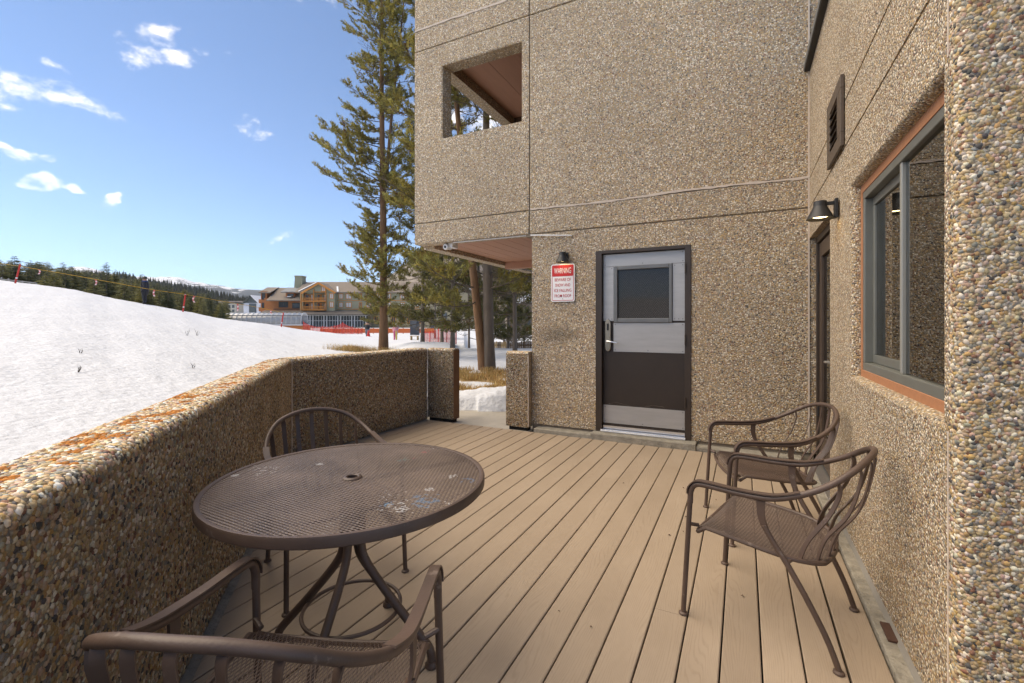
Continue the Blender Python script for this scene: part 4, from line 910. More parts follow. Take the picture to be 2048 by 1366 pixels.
def make_chair():
    t = empty('patio_chair', (0, 0, 0)); m = M_chair
    half = [(.283, .262, .51), (.283, .258, .566), (.284, .235, .598), (.287, .18, .605), (.293, .06, .605), (.298, -.06, .614), (.290, -.16, .648), (.258, -.255, .700), (.195, -.325, .755), (.10, -.362, .788), (0, -.374, .797)]
    full = [(x, y, z) for x, y, z in half] + [(-x, y, z) for x, y, z in half[-2::-1]]
    rail = catmull(full, 6)
    mb = MB(); mb.tube(rail, .0125, 12); mb.build('arm_rail', m, t, smooth=True)
    for s in (1, -1):
        mb = MB(); mb.tube([(s * .291, .290, .012), (s * .287, .277, .25), (s * .283, .262, .53)], .0115, 10); lg = mb.build('front_leg', m, t, smooth=True)
        mb = MB(); mb.lathe([(.001, .014), (.012, .013), (.019, .008), (.020, .002), (.012, 0), (.001, 0)], (s * .291, .290, 0), 14); mb.build('foot_cap', m, lg, smooth=True)
        pts = catmull([(s * .297, -.03, .608), (s * .297, -.032, .53), (s * .288, -.062, .455), (s * .276, -.12, .36), (s * .268, -.19, .235), (s * .259, -.25, .11), (s * .256, -.285, .012)], 5)
        nn = len(pts); W = [.034 - .012 * min(1, i / 8) for i in range(nn)]
        mb = strap(pts[:9], W[:9], .008, lambda p, i, tt: (0, 1, 0)); lg = mb.build('arm_support', m, t, smooth=True)
        mb = MB(); mb.tube(pts[7:], .0115, 10); lg = mb.build('back_leg', m, t, smooth=True)
        mb = MB(); mb.lathe([(.001, .014), (.012, .013), (.019, .008), (.020, .002), (.012, 0), (.001, 0)], (s * .256, -.285, 0), 14); mb.build('foot_cap', m, lg, smooth=True)
        ar = catmull([(s * .283, .272, .551), (s * .283, .268, .581), (s * .284, .238, .614), (s * .287, .18, .621), (s * .293, .06, .621), (s * .298, -.06, .630), (s * .294, -.12, .645), (s * .288, -.165, .662)], 5)
        mb = strap(ar, .030, .005, lambda p, i, tt: (1, 0, 0)); mb.build('arm_strap', m, t, smooth=True)
        mb = MB(); mb.tube([(s * .285, .262, .415), (s * .25, .238, .405)], .0085, 8); mb.build('seat_bracket', m, t, smooth=True)
        mb = MB(); mb.tube([(s * .277, -.115, .365), (s * .235, -.13, .372)], .0085, 8); mb.build('seat_bracket', m, t, smooth=True)
    # seat frame loop and mesh
    loop = []
    for k in range(13): x = -.262 + .524 * k / 12; loop.append((x, .255 - .02 * (abs(x) / .262) ** 3, seat_z(x, .255)))
    ys = [.2, .12, .04, -.04, -.1, -.15, -.19, -.215, -.228]
    rt = [(seat_half(y), y, seat_z(seat_half(y), y)) for y in ys]; bk = [(.262 * f, -.236 - .006 * (1 - f * 2), seat_z(.262 * f, -.24)) for f in (.35, .18, 0)]
    loop = loop + rt + bk + [(-x, y, z) for x, y, z in bk[-2::-1]] + [(-x, y, z) for x, y, z in rt[::-1]]
    mb = MB(); P = [Vector(p) for p in loop]; mb.tube(P + [P[0], P[1]], .0095, 8, caps=False); mb.build('seat_frame', m, t, smooth=True)
    V, L_, Cn = diamond_sheet(lambda x, y: -.234 < y < .250 and abs(x) < seat_half(y) - .004, lambda x, y: seat_z(x, y) + .002, -.27, .27, -.24, .26, .0115, .0245, .0009)
    V = [(x, y, z) for x, y, z in V]
    o = new_obj('seat_mesh', np_mesh('seat_mesh', V, L_, Cn, m), t)
    for k in range(7):
        f = (k - 3) / 3.0; top = min(rail[30:-30], key=lambda p: abs(p.x - f * .245)); xb = f * .215; yb = -.236 + .085 * abs(f) ** 2.2
        pts = catmull([(top.x, top.y, top.z - .008), (top.x * .97, top.y - .004, top.z - .05), (xb + (top.x - xb) * .55, (yb + top.y) / 2 - .035, .575), (xb + (top.x - xb) * .2, yb - .03, .455), (xb, yb, seat_z(xb, yb) - .002)], 5)
        mb = strap(pts, .023, .0045, lambda p, i, tt, f=f: (1, f * -.75, 0)); mb.build('back_slat', m, t, smooth=True)
    return t
def copy_tree(o, parent=None):
    c = o.copy(); col.objects.link(c); c.parent = parent
    for ch in o.children: copy_tree(ch, c)
    return c
chair0 = make_chair()
def place(o, c, face, label):
    o.location = (c[0], c[1], 0.0004); o.rotation_euler = (0, 0, math.atan2(-face[0], face[1])); tag(o, label, 'chair', 'brown metal patio chairs')
place(chair0, (.112, 2.42), (-.965, .261), 'brown metal armchair nearest the big window, empty seat facing the table')
c2 = copy_tree(chair0); place(c2, (.125, 3.385), (-.95, -.31), 'brown metal armchair by the glass side door, behind its twin at the wall')
c3 = copy_tree(chair0); place(c3, (-1.988, 1.782), (.91, -.414), 'brown metal armchair between the round table and the parapet')
c4 = copy_tree(chair0); place(c4, (-.972, .768), (-.375, .927), 'brown metal armchair in the foreground, its curved back cut off by the frame')

def table_material():
    m, nt, b = node_mat('paint_spattered_mesh'); N = nt.nodes.new; L = nt.links.new
    tc = N('ShaderNodeTexCoord'); b.inputs['Roughness'].default_value = .42
    base = N('ShaderNodeTexNoise'); base.inputs['Scale'].default_value = 4; base.inputs['Detail'].default_value = 6; L(tc.outputs['Object'], base.inputs[0])
    cr = N('ShaderNodeValToRGB'); L(base.outputs[0], cr.inputs[0]); cr.color_ramp.elements[0].color = (.092, .062, .048, 1); cr.color_ramp.elements[1].color = (.18, .13, .105, 1); cr.color_ramp.elements[0].position = .35; cr.color_ramp.elements[1].position = .7
    cur = cr.outputs[0]
    def mth(op, a, b_=0.0, clamp=False):
        n = N('ShaderNodeMath'); n.operation = op; n.use_clamp = clamp
        for i, x in enumerate((a, b_)):
            if isinstance(x, (int, float)): n.inputs[i].default_value = x
            else: L(x, n.inputs[i])
        return n.outputs[0]
    for (cx, cy, rad, scale, thr, colr, seed) in PAINT:
        mp = N('ShaderNodeMapping'); mp.inputs['Location'].default_value = (-cx, -cy, -.705); L(tc.outputs['Object'], mp.inputs[0])
        ln = N('ShaderNodeVectorMath'); ln.operation = 'LENGTH'; L(mp.outputs[0], ln.inputs[0])
        fall = mth('SUBTRACT', 1.0, mth('DIVIDE', ln.outputs['Value'], rad), True)
        no = N('ShaderNodeTexNoise'); no.inputs['Scale'].default_value = scale; no.inputs['Detail'].default_value = 3; mp2 = N('ShaderNodeMapping'); mp2.inputs['Location'].default_value = (seed, seed * 2, 0); L(tc.outputs['Object'], mp2.inputs[0]); L(mp2.outputs[0], no.inputs[0])
        k = mth('GREATER_THAN', mth('ADD', no.outputs[0], mth('MULTIPLY', fall, .30)), thr); k = mth('MULTIPLY', mth('MULTIPLY', k, .42), mth('GREATER_THAN', fall, .01))
        mx = N('ShaderNodeMix'); mx.data_type = 'RGBA'; L(k, mx.inputs[0]); L(cur, mx.inputs['A']); mx.inputs['B'].default_value = (*colr, 1); cur = mx.outputs['Result']
    L(cur, b.inputs['Base Color']); return m
TC = Vector((-1.385, 1.345, 0)); TZ = .712
def tp(u, v):
    d = ray(u, v); p = Vector((0, 0, CAM_H)) + d * ((TZ - CAM_H) / d.z); return p.x - TC.x, p.y - TC.y
PAINT = []
for (u, v, rad, sc, thr, c, sd_) in [(845, 1000, .10, 40, .72, (.10, .25, .42), 1), (800, 1012, .09, 55, .74, (.70, .70, .70), 2), (935, 958, .06, 60, .74, (.10, .24, .42), 3), (810, 916, .05, 60, .74, (.10, .22, .22), 4), (825, 914, .045, 70, .76, (.35, .05, .06), 5), (905, 950, .04, 70, .72, (.72, .72, .72), 6), (900, 1002, .03, 60, .70, (.75, .75, .75), 7), (530, 938, .13, 70, .79, (.60, .57, .55), 8), (470, 948, .015, 40, .5, (.8, .8, .8), 9), (640, 925, .02, 60, .6, (.6, .6, .6), 10), (850, 902, .05, 70, .78, (.45, .1, .12), 11), (860, 890, .12, 70, .82, (.7, .68, .66), 12), (780, 985, .30, 75, .90, (.62, .6, .6), 13), (860, 975, .02, 60, .6, (.75, .75, .75), 14), (680, 1040, .35, 90, .93, (.6, .58, .56), 15), (775, 1005, .03, 60, .68, (.1, .3, .5), 16)]:
    x, y = tp(u, v); PAINT.append((x, y, rad, sc, thr, c, sd_))
tb = empty('round_table', (TC.x, TC.y, .0004), 0); tag(tb, 'round brown metal mesh table spattered with blue and white paint', 'table')
M_table = table_material(); RT = .523
V, L_, Cn = diamond_sheet(lambda x, y: .028 < math.hypot(x, y) < RT - .012, lambda x, y: .706, -.53, .53, -.53, .53, .028, .0138, .0019)
# strands run across the view as in the photo: rotate the sheet
ca, sa = math.cos(YAW * .9), math.sin(YAW * .9); V = [(x * ca - y * sa, x * sa + y * ca, z) for x, y, z in V]
new_obj('mesh_top', np_mesh('mesh_top', V, L_, Cn, M_table), tb)
mb = MB(); mb.lathe([(RT - .020, .7075), (RT - .012, .7115), (RT - .003, .7105), (RT, .703), (RT, .678), (RT - .004, .674), (RT - .008, .678), (RT - .008, .700), (RT - .020, .7035)], n=96, close=True); mb.build('rim', M_chair, tb, smooth=True)
mb = MB(); mb.lathe([(.021, .699), (.021, .7105), (.025, .7135), (.033, .7125), (.037, .708), (.034, .7035), (.027, .699)], n=32, close=True); mb.build('umbrella_ring', M_chair, tb, smooth=True)
mb = MB()
for k in range(4):
    a = R(17 + 45 + 90 * k); mb.bar((0, 0, .690), (math.cos(a) * (RT - .01), math.sin(a) * (RT - .01), .690), .02, .012)
mb.build('top_brace', M_chair, tb)
for k in range(4):
    a = R(17 + 90 * k); c, s = math.cos(a), math.sin(a); pts = catmull([(c * .038, s * .038, .695), (c * .038, s * .038, .52), (c * .040, s * .040, .43), (c * .075, s * .075, .355), (c * .19, s * .19, .215), (c * .285, s * .285, .11), (c * .322, s * .322, .062), (c * .328, s * .328, .02)], 5)
    mb = MB(); mb.tube(pts, .0165, 12); lg = mb.build('leg', M_chair, tb, smooth=True)
    mb = MB(); mb.lathe([(.001, .024), (.019, .022), (.025, .012), (.025, .003), (.018, 0), (.001, 0)], (c * .328, s * .328, 0), 16); mb.build('foot_cap', M_chair, lg, smooth=True)
mb = MB(); mb.tube([(.185 * math.cos(2 * math.pi * k / 48), .185 * math.sin(2 * math.pi * k / 48), .195) for k in range(50)], .0075, 8, caps=False); mb.build('brace_ring', M_chair, tb, smooth=True)
mb = MB(); mb.lathe([(.024, .45), (.024, .56), (.02, .565), (.02, .445)], n=16, close=True); mb.build('collar', M_chair, tb, smooth=True)
# ------------------------------------------------------------------ trees
M_bark = mat('pine_bark', (.17, .105, .065), .95, var=.55, vscale=9, bump=1.0, bscale=26, stretch=(1, 1, .35))
M_bark_o = mat('orange_pine_bark', (.20, .11, .058), .95, var=.5, vscale=9, bump=1.0, bscale=26, stretch=(1, 1, .3))
M_bark_g = mat('grey_pine_bark', (.155, .125, .10), .95, var=.5, vscale=9, bump=1.0, bscale=30, stretch=(1, 1, .3))
M_twigb = mat('branch_bark', (.12, .095, .075), .95, var=.3)
M_needle = attr_mat('pine_needles', .6, trans=.35)
class Foliage:
    def __init__(s, seed): s.r = np.random.RandomState(seed); s.P = []; s.A = []; s.S = []; s.K = []
    def tuft(s, p, d, size, shade=1.0): s.P.append(p); s.A.append(d); s.S.append(size); s.K.append(shade)
    def build(s, name, parent, colr=(.31, .28, .085), nn=16, width=.085):
        if not s.P: return
        P = np.array(s.P, float); A = np.array(s.A, float); A /= np.linalg.norm(A, axis=1)[:, None]; S = np.array(s.S, float); n = len(P); r = s.r
        ref = np.where(np.abs(A[:, 2:]) < .9, [[0, 0, 1.]], [[1., 0, 0]]); X = np.cross(A, ref); X /= np.linalg.norm(X, axis=1)[:, None]; Y = np.cross(A, X)
        t = r.uniform(-.6, .75, (n, nn)); ang = r.uniform(0, 2 * np.pi, (n, nn)); out = X[:, None] * np.cos(ang)[..., None] + Y[:, None] * np.sin(ang)[..., None]
        base = P[:, None] + A[:, None] * (t * S[:, None])[..., None]
        ndir = out * r.uniform(.55, 1.0, (n, nn))[..., None] + A[:, None] * r.uniform(.25, .9, (n, nn))[..., None]; ln = S[:, None] * r.uniform(.42, .75, (n, nn))
        tip = base + ndir * ln[..., None]; side = np.cross(ndir, r.normal(size=(n, nn, 3))); side /= np.linalg.norm(side, axis=2)[..., None]; side *= (S[:, None] * width * r.uniform(.7, 1.3, (n, nn)))[..., None]
        V = np.stack([base - side, base + side, tip], 2).reshape(-1, 3)
        C = np.array(colr) * r.uniform(.7, 1.35, (n, 1)) * np.array(s.K)[:, None]; C = C * (1 + np.array([.18, .02, -.25]) * r.uniform(-.5, 1, (n, 1))); brown = r.uniform(0, 1, n) < .025; C[brown] = (.16, .075, .03)
        C = np.clip(np.repeat(C, nn * 3, 0), .004, .6); m = n * nn
        me = np_mesh(name, V, np.arange(m * 3), np.full(m, 3), M_needle, C); o = new_obj(name, me, parent); return o
def trunk_pts(H, lean, sway, seed, n=14, r0=.17, r1=.02, flare=1.25):
    r = random.Random(seed); ph = r.uniform(0, 6); pts, rad = [], []
    for i in range(n + 1):
        t = i / n; z = t * H; pts.append((lean[0] * z + sway * math.sin(t * 5 + ph) * t, lean[1] * z + sway * math.cos(t * 4 + ph) * t, z - .15)); rad.append((r0 + (r1 - r0) * t) * (flare if i == 0 else 1))
    return pts, rad
def interp_pt(pts, z):
    for a, b in zip(pts, pts[1:]):
        if a[2] <= z <= b[2]: t = (z - a[2]) / (b[2] - a[2]); return Vector(a).lerp(Vector(b), t)
    return Vector(pts[-1])
def pine(name, loc, label, cat='tree', stems=None, seed=1, group=None, colr=(.31, .28, .085), nn=16, dens=1.0, width=.085, tsz=.15, bark=None):  # default needle colour is yellowed so the crown looks sunlit
    """stems: list of dict(H, lean, sway, r0, z0, nb, length(t, az), bark)"""
    t = empty(name, loc); tag(t, label, cat, group); r = random.Random(seed); fo = Foliage(seed); br = MB()
    for si, st in enumerate(stems):
        pts, rad = trunk_pts(st['H'], st['lean'], st['sway'], seed + si, r0=st['r0'], r1=st.get('r1', .025)); off = st.get('off', (0, 0, 0)); pts = [(p[0] + off[0], p[1] + off[1], p[2] + off[2]) for p in pts]
        mb = MB(); mb.tube(pts, rad, 12); mb.build('trunk', st.get('bark', M_bark), t, smooth=True)
        zt = st['H'] + off[2]; z0 = st['z0']; nb = st['nb']; zlist = []
        z = z0
        while z < zt - .3:
            zlist.append(z); z += (zt - z0) / nb * r.uniform(.2, 1.8) * (1 if r.random() < .8 else 2.2)
        for z in zlist:
            tt = (z - z0) / (zt - z0); az = r.uniform(0, 2 * math.pi); Lb = st['length'](tt, az) * r.uniform(.6, 1.15)
            if Lb < .25: continue
            p0 = interp_pt(pts, z); d = Vector((math.cos(az), math.sin(az), 0)); droop = st.get('droop', -.12) + r.uniform(-.25, .25) + .25 * tt
            bp = [p0]; nseg = 5
            for k in range(1, nseg + 1):
                f = k / nseg; side = Vector((-d.y, d.x, 0)) * (Lb * .10 * math.sin(f * 3 + z)); bp.append(p0 + d * (Lb * f) + Vector((0, 0, Lb * (droop * f + .30 * f * f))) + side)
            rb = .010 + .013 * Lb / 2; br.tube(bp, [rb * (1 - .75 * k / nseg) for k in range(nseg + 1)], 4, caps=False)
            dead = r.random() < st.get('dead', .08) * (1.5 - tt)
            ntw = int((3 + Lb * 4.4) * dens); start = st.get('bare', .30)
            for k in range(ntw):
                f = start + (1 - start) * (k + r.random()) / ntw; i = min(nseg - 1, int(f * nseg)); q = bp[i].lerp(bp[i + 1], f * nseg - i); sgn = 1 if k % 2 else -1
                sd_ = Vector((-d.y, d.x, 0)) * sgn * r.uniform(.35, 1.0) + d * r.uniform(.3, .9) + Vector((0, 0, r.uniform(-.1, .55))); tl = Lb * (.42 - .26 * f) * r.uniform(.6, 1.2) + .08
                tip = q + sd_.normalized() * tl + Vector((0, 0, tl * .25))
                br.tube([q, (q + tip) / 2 + Vector((0, 0, -tl * .05)), tip], [.006, .005, .003], 3, caps=False)
                if dead: continue
                nt_ = max(1, int(tl / (tsz * .75)))
                sh = .62 + .55 * r.random()
                for m in range(nt_ + 1):
                    g_ = .35 + .65 * (m + .5) / (nt_ + 1); w = q.lerp(tip, g_) + Vector((r.uniform(-1, 1), r.uniform(-1, 1), r.uniform(-.6, 1))) * tsz * .35
                    fo.tuft(w, sd_.normalized() + Vector((r.uniform(-.4, .4), r.uniform(-.4, .4), r.uniform(.1, .9))), tsz * r.uniform(.7, 1.25), sh)
            if not dead: fo.tuft(bp[-1], d + Vector((0, 0, .6)), tsz * 1.2)
    br.build('branches', M_twigb, t, recalc=False); fo.build('needles', t, colr, nn, width)
    return t
def base_at(u, D, v=None):
    p = at(u, 646, D); return Vector((p.x, p.y, float(terrain_z(p.x, p.y)) if v is None else CAM_H - (v - CAM_HZ) * D / 920))
az_left = math.atan2(-rgt.y, -rgt.x)
def cosd(az, ref): return math.cos(az - ref)
def len1(t, az):
    L_ = 1.55 - .15 * t + .5 * math.sin(t * 21 + .6) * (.6 + .4 * math.sin(az * 2)); return max(.35, L_ * (1.0 + .22 * cosd(az, az_left))) * min(1, .5 + .5 * t / .07)
b1 = base_at(767, 18.8, 699)
lx = rgt * -.001
pine('lodgepole_pine', b1, 'tall lodgepole pine with orange-brown trunk in front of the hotel', seed=4, nn=18, dens=1.5, tsz=.15, stems=[
    dict(H=18.5, lean=(rgt.x * .000, rgt.y * .000), sway=.10, r0=.175, z0=1.35, nb=240, length=len1, bark=M_bark_o, droop=-.02, bare=.15),
    dict(H=8.5, lean=(rgt.x * .09, rgt.y * .09), sway=.06, r0=.07, z0=9.5, nb=26, length=lambda t, az: 1.15 - .3 * t, off=(rgt.x * .12, rgt.y * .12, 7.2))])
b2 = base_at(972, 12.9, 742)
def len2(t, az): return max(.3, (2.1 - 1.0 * t) * (1 + .2 * cosd(az, az_left)))
pine('double_pine', b2, 'double-stemmed pine beyond the gap, one stem orange-barked and leaning left', seed=9, nn=18, dens=1.9, tsz=.15, stems=[
    dict(H=13.0, lean=(-rgt.x * .10, -rgt.y * .10), sway=.05, r0=.13, z0=1.95, nb=60, length=len2, bark=M_bark_o, off=(-rgt.x * .05, -rgt.y * .05, 0), dead=.3, droop=-.2),
    dict(H=14.0, lean=(-rgt.x * .012, -rgt.y * .012), sway=.05, r0=.165, z0=2.2, nb=50, length=len2, bark=M_bark_g, off=(rgt.x * .09, rgt.y * .09, 0), dead=.3)])
# pines standing further back, between the building and the hotel
def simple(u, D, H, seed, label, z0=1.2, L0=2.2, nb=60, tsz=.26, r0=.10, colr=(.17, .16, .055), nn=13, dens=1.3, v=None):
    return pine('background_pine', base_at(u, D, v), label, seed=seed, group='pines beyond the patio', colr=colr, nn=nn, dens=dens, tsz=tsz, width=.08, stems=[dict(H=H, lean=(0, 0), sway=.08, r0=r0, z0=z0, nb=nb, length=lambda t, az: max(.3, L0 * (1 - .72 * t)), bark=M_bark_g, dead=.2, droop=-.2)])
simple(845, 24, 12.5, 31, 'dark pine close behind the tall lodgepole, its crown meeting the overhang corner', z0=.9, L0=2.4, nb=95, tsz=.22, dens=1.6)
simple(905, 19, 13, 32, 'bushy pine just left of the double-stemmed trunk', z0=1.0, L0=2.3, nb=85, tsz=.20, dens=1.7)
simple(1030, 20, 12, 33, 'sparse yellowish pine right of the double-stemmed trunk', z0=.6, L0=2.3, nb=80, tsz=.19, dens=1.6, colr=(.125, .125, .045))
simple(1068, 26, 11, 34, 'yellow-green pine half hidden by the corner of the building wall', z0=.8, L0=2.6, nb=60, tsz=.22, colr=(.12, .12, .045))
simple(985, 33, 12, 35, 'dim pine further back behind the double trunk', z0=1.0, L0=2.8, nb=60, tsz=.28, colr=(.075, .08, .035))
simple(938, 38, 12, 36, 'dim pine behind the right end of the red net', z0=1.2, L0=3.0, nb=60, tsz=.3, colr=(.07, .075, .035))
simple(870, 48, 9, 37, 'pine beside the hotel behind the lift queue', z0=1.0, L0=2.6, nb=50, tsz=.34, colr=(.075, .08, .03))
simple(742, 92, 7.5, 38, 'small pine in front of the hotel glass front', z0=.6, L0=2.0, nb=44, tsz=.4, dens=1.0, v=655)
simple(1048, 44, 13, 39, 'far pine seen past the building corner', z0=.8, L0=3.2, nb=60, tsz=.34, colr=(.09, .095, .04))
simple(1008, 52, 14, 40, 'tallest of the dim pines behind the wooden fence', z0=.8, L0=3.4, nb=60, tsz=.38, colr=(.08, .085, .038))
simple(958, 26, 12, 41, 'shaggy pine directly behind the leaning orange stem', z0=.8, L0=2.2, nb=80, tsz=.22, dens=1.5)
simple(884, 28, 12, 42, 'pine whose low boughs hang over the right red net', z0=2.2, L0=2.4, nb=80, tsz=.24, dens=1.4, colr=(.10, .10, .036))
simple(1016, 29, 12, 43, 'pale pine between the double trunk and the house behind', z0=.5, L0=2.4, nb=80, tsz=.24, dens=1.4, colr=(.15, .145, .055))
# ---- the forest on the left: spruces and pines one can tell apart
def spruce_proto(seed, H, W, colr, ragged=.35, fine=1.0):
    t = empty('spruce_tree', (0, 0, 0)); r = random.Random(seed); mb = MB(); mb.tube([(0, 0, -1.0), (0, 0, H * .5), (0, 0, H * .98)], [.16, .10, .02], 6); tr = mb.build('trunk', M_bark_g, t)
    rs_ = np.random.RandomState(seed); V, C = [], []; z = H * .10
    while z < H * .985:
        tt = z / H; L_ = W * 1.35 * (1 - tt) ** .6 * r.uniform(1 - ragged, 1 + ragged * .6) + .2; nbr = int(8 + 7 * (1 - tt)); a0 = r.uniform(0, 6.28)
        for k in range(nbr):
            a = a0 + 6.28 * k / nbr + r.uniform(-.3, .3); l = L_ * r.uniform(.55, 1.15); d = np.array([math.cos(a), math.sin(a), 0]); s = np.array([-d[1], d[0], 0]); p = np.array([0, 0, z + r.uniform(-.15, .15)])
            sh = r.uniform(.6, 1.35)
            for q in range(int(6 * fine)):
                f = .12 + .88 * (q + r.random()) / (6 * fine); c = p + d * l * f + np.array([0, 0, -.22 * l * f + .12 * l * f * f]); w = l * .46 * (1.1 - f * .7) * r.uniform(.6, 1.3)
                for sg in (-1, 1): 
                    tip = c + d * w * .9 + s * sg * w * r.uniform(.3, 1.0) + np.array([0, 0, r.uniform(-.35, .25) * w]); V += [c - d * w * .25, c + s * sg * w * .3 + np.array([0, 0, -.18 * w]), tip]; C += [np.array(colr) * sh * r.uniform(.75, 1.25)] * 3
        z += H * (.032 - .014 * tt) * r.uniform(.6, 1.3)
    me = np_mesh('crown', np.array(V), np.arange(len(V)), np.full(len(V) // 3, 3), M_needle, np.clip(np.array(C), .005, .5)); new_obj('crown', me, t); return t
protos = [spruce_proto(51, 12, 2.0, (.095, .108, .056)), spruce_proto(52, 13, 1.6, (.14, .142, .062), .5), spruce_proto(53, 11, 2.3, (.23, .215, .08), .45), spruce_proto(54, 12, 1.9, (.19, .18, .075), .5), spruce_proto(55, 14, 1.35, (.10, .112, .062), .55)]
rf = random.Random(77); first = [True] * len(protos); FG = 'forest conifers behind the snow slope'
def put_spruce(u, D, vtop, k, label, vbase=None, wide=1.0):
    top = at(u, vtop, D); zb = float(terrain_z(top.x, top.y)) - .3; H = [12, 13, 11, 12, 14][k]; s = max(.2, (top.z - zb) / H)
    if first[k]: o = protos[k]; first[k] = False
    else: o = copy_tree(protos[k])
    o.location = (top.x, top.y, zb); sw = s * wide; o.scale = (sw, sw, s); o.rotation_euler = (0, 0, rf.uniform(0, 6.28)); tag(o, label, 'tree', FG); return o
def topline(u): return np.interp(u, [-60, 0, 60, 100, 125, 150, 215, 240, 300, 360, 430, 470, 510], [512, 516, 520, 524, 528, 533, 536, 545, 560, 576, 590, 598, 604])
spec = [(29, 60, 510, 0, 'dense dark spruce, tallest at the far left of the forest'), (126, 62, 521, 3, 'broad-crowned pine with a rounded top in the middle of the left forest'), (80, 60, 521, 4, 'narrow dark spruce spire left of the second rope flag'), (62, 63, 518, 4, 'slim spruce spire at the left forest edge near the red pole'),
        (213, 58, 522, 4, 'lone tall spruce spire standing above the forest left of the standing skier'), (203, 60, 536, 1, 'spruce just left of the lone tall spire'), (232, 66, 537, 4, 'thin spruce top just right of the lone tall spire'), (251, 70, 542, 4, 'thin spruce tip between the lone spire and the skier'),
        (283, 64, 546, 1, 'spruce right behind the skier in dark clothes'), (336, 60, 568, 0, 'spruce halfway between the skier and the second red pole'), (418, 66, 583, 0, 'dark spruce left of the far apartment block'), (400, 64, 594, 2, 'rounded spruce right of the second red pole'), (145, 64, 530, 1, 'spruce with open top beside the snowy dome'), (170, 66, 537, 1, 'spruce in front of the snowy dome'), (177, 68, 538, 3, 'pine in front of the snowy dome'), (90, 52, 549, 2, 'broad low yellowish pine below the first rope flag'), (108, 54, 544, 2, 'broad yellowish pine right of the first rope flag'), (440, 60, 604, 2, 'low rounded tree right before the far apartment block')]
for s in spec: put_spruce(*s)
GL = 'dark green conifer in the crowded forest behind the snow slope'
for i in range(118):
    u = rf.uniform(-70, 455); D = rf.choice([56, 62, 70, 80, 95, 110]) * rf.uniform(.95, 1.1); vt = topline(u) + rf.uniform(-2, 9) + (7 if D < 65 else 0)
    put_spruce(u, D, vt, rf.randrange(5), GL, wide=rf.uniform(.9, 1.35))
for k in range(5):
    if first[k]: put_spruce(-40 + k * 10, 80, 522, k, GL)
# ------------------------------------------------------------------ ridges and mountains
def ridge(name, D, prof, depth, m, rough=1.0, zb=-4.0, kind='structure', label=None, nu=220, nd=18, seed=1):
    r = np.random.RandomState(seed); us = np.linspace(prof[0][0], prof[-1][0], nu); vt = np.interp(us, [p[0] for p in prof], [p[1] for p in prof]); V = []
    for j in range(nd):
        t = j / (nd - 1); Dj = D - depth * (1 - t) * 1.0
        for u, v in zip(us, vt):
            top = CAM_H + (CAM_HZ - v) * D / 920; p = at(u, 646, Dj); n_ = math.sin(u * .11 + t * 5) * math.sin(u * .037 + 2 * t) ; z = zb + (top - zb) * (t ** .8) + rough * depth * .02 * n_ * math.sin(math.pi * t) + rough * r.uniform(-1, 1) * depth * .004 * (t > 0)
            V.append((p.x, p.y, z))
    for u, v in zip(us, vt): p = at(u, 646, D + depth * .5); V.append((p.x, p.y, zb))
    nd += 1; F = [(j * nu + i, j * nu + i + 1, (j + 1) * nu + i + 1, (j + 1) * nu + i) for j in range(nd - 1) for i in range(nu - 1)]
    me = np_mesh(name, V, np.array(F), np.full(len(F), 4), m, smooth=True); o = new_obj(name, me); tag(o, label, None, kind=kind); return o
def mountain_mat(name, dark, snow, scale, thr, sharp=.06, hi=None):
    m, nt, b = node_mat(name); N = nt.nodes.new; L = nt.links.new; g_ = N('ShaderNodeNewGeometry'); mp = N('ShaderNodeMapping'); L(g_.outputs['Position'], mp.inputs[0]); mp.inputs['Scale'].default_value = (scale, scale, scale * 1.6)
    n = N('ShaderNodeTexNoise'); n.inputs['Scale'].default_value = 1; n.inputs['Detail'].default_value = 7; n.inputs['Roughness'].default_value = .62; L(mp.outputs[0], n.inputs[0]); val = n.outputs[0]
    if hi:
        sp_ = N('ShaderNodeSeparateXYZ'); L(g_.outputs['Position'], sp_.inputs[0]); mr = N('ShaderNodeMapRange'); L(sp_.outputs[2], mr.inputs[0]); mr.inputs[1].default_value = hi[0]; mr.inputs[2].default_value = hi[1]; mr.inputs[3].default_value = -.16; mr.inputs[4].default_value = .13
        ad = N('ShaderNodeMath'); L(val, ad.inputs[0]); L(mr.outputs[0], ad.inputs[1]); val = ad.outputs[0]
    mr2 = N('ShaderNodeMapRange'); L(val, mr2.inputs[0]); mr2.inputs[1].default_value = thr - sharp; mr2.inputs[2].default_value = thr + sharp
    mx = N('ShaderNodeMix'); mx.data_type = 'RGBA'; L(mr2.outputs[0], mx.inputs[0]); mx.inputs['A'].default_value = (*dark, 1); mx.inputs['B'].default_value = (*snow, 1); L(mx.outputs['Result'], b.inputs['Base Color']); b.inputs['Roughness'].default_value = .9; b.inputs['Specular IOR Level'].default_value = .1
    return m
ridge('mountain', 4200, [(-600, 590), (100, 575), (205, 549), (240, 549), (262, 552.5), (300, 554), (345, 553.5), (365, 556), (384, 563), (430, 570), (470, 577), (510, 580), (600, 585), (900, 590), (1500, 600)], 1300, mountain_mat('snow_patched_mountain', (.045, .055, .05), (.80, .81, .83), .011, .49, .02, (250, 420)), .8, zb=-20, seed=2)
ridge('snow_dome', 5200, [(80, 560), (120, 540), (150, 533.5), (168, 533.5), (190, 538), (215, 546), (262, 553), (320, 570)], 900, mat('open_snow', (.82, .83, .86), .8), .2, zb=-20, seed=3)
M_wood = mountain_mat('dark_conifer_slope', (.05, .056, .034), (.10, .10, .06), .045, .5, .10)
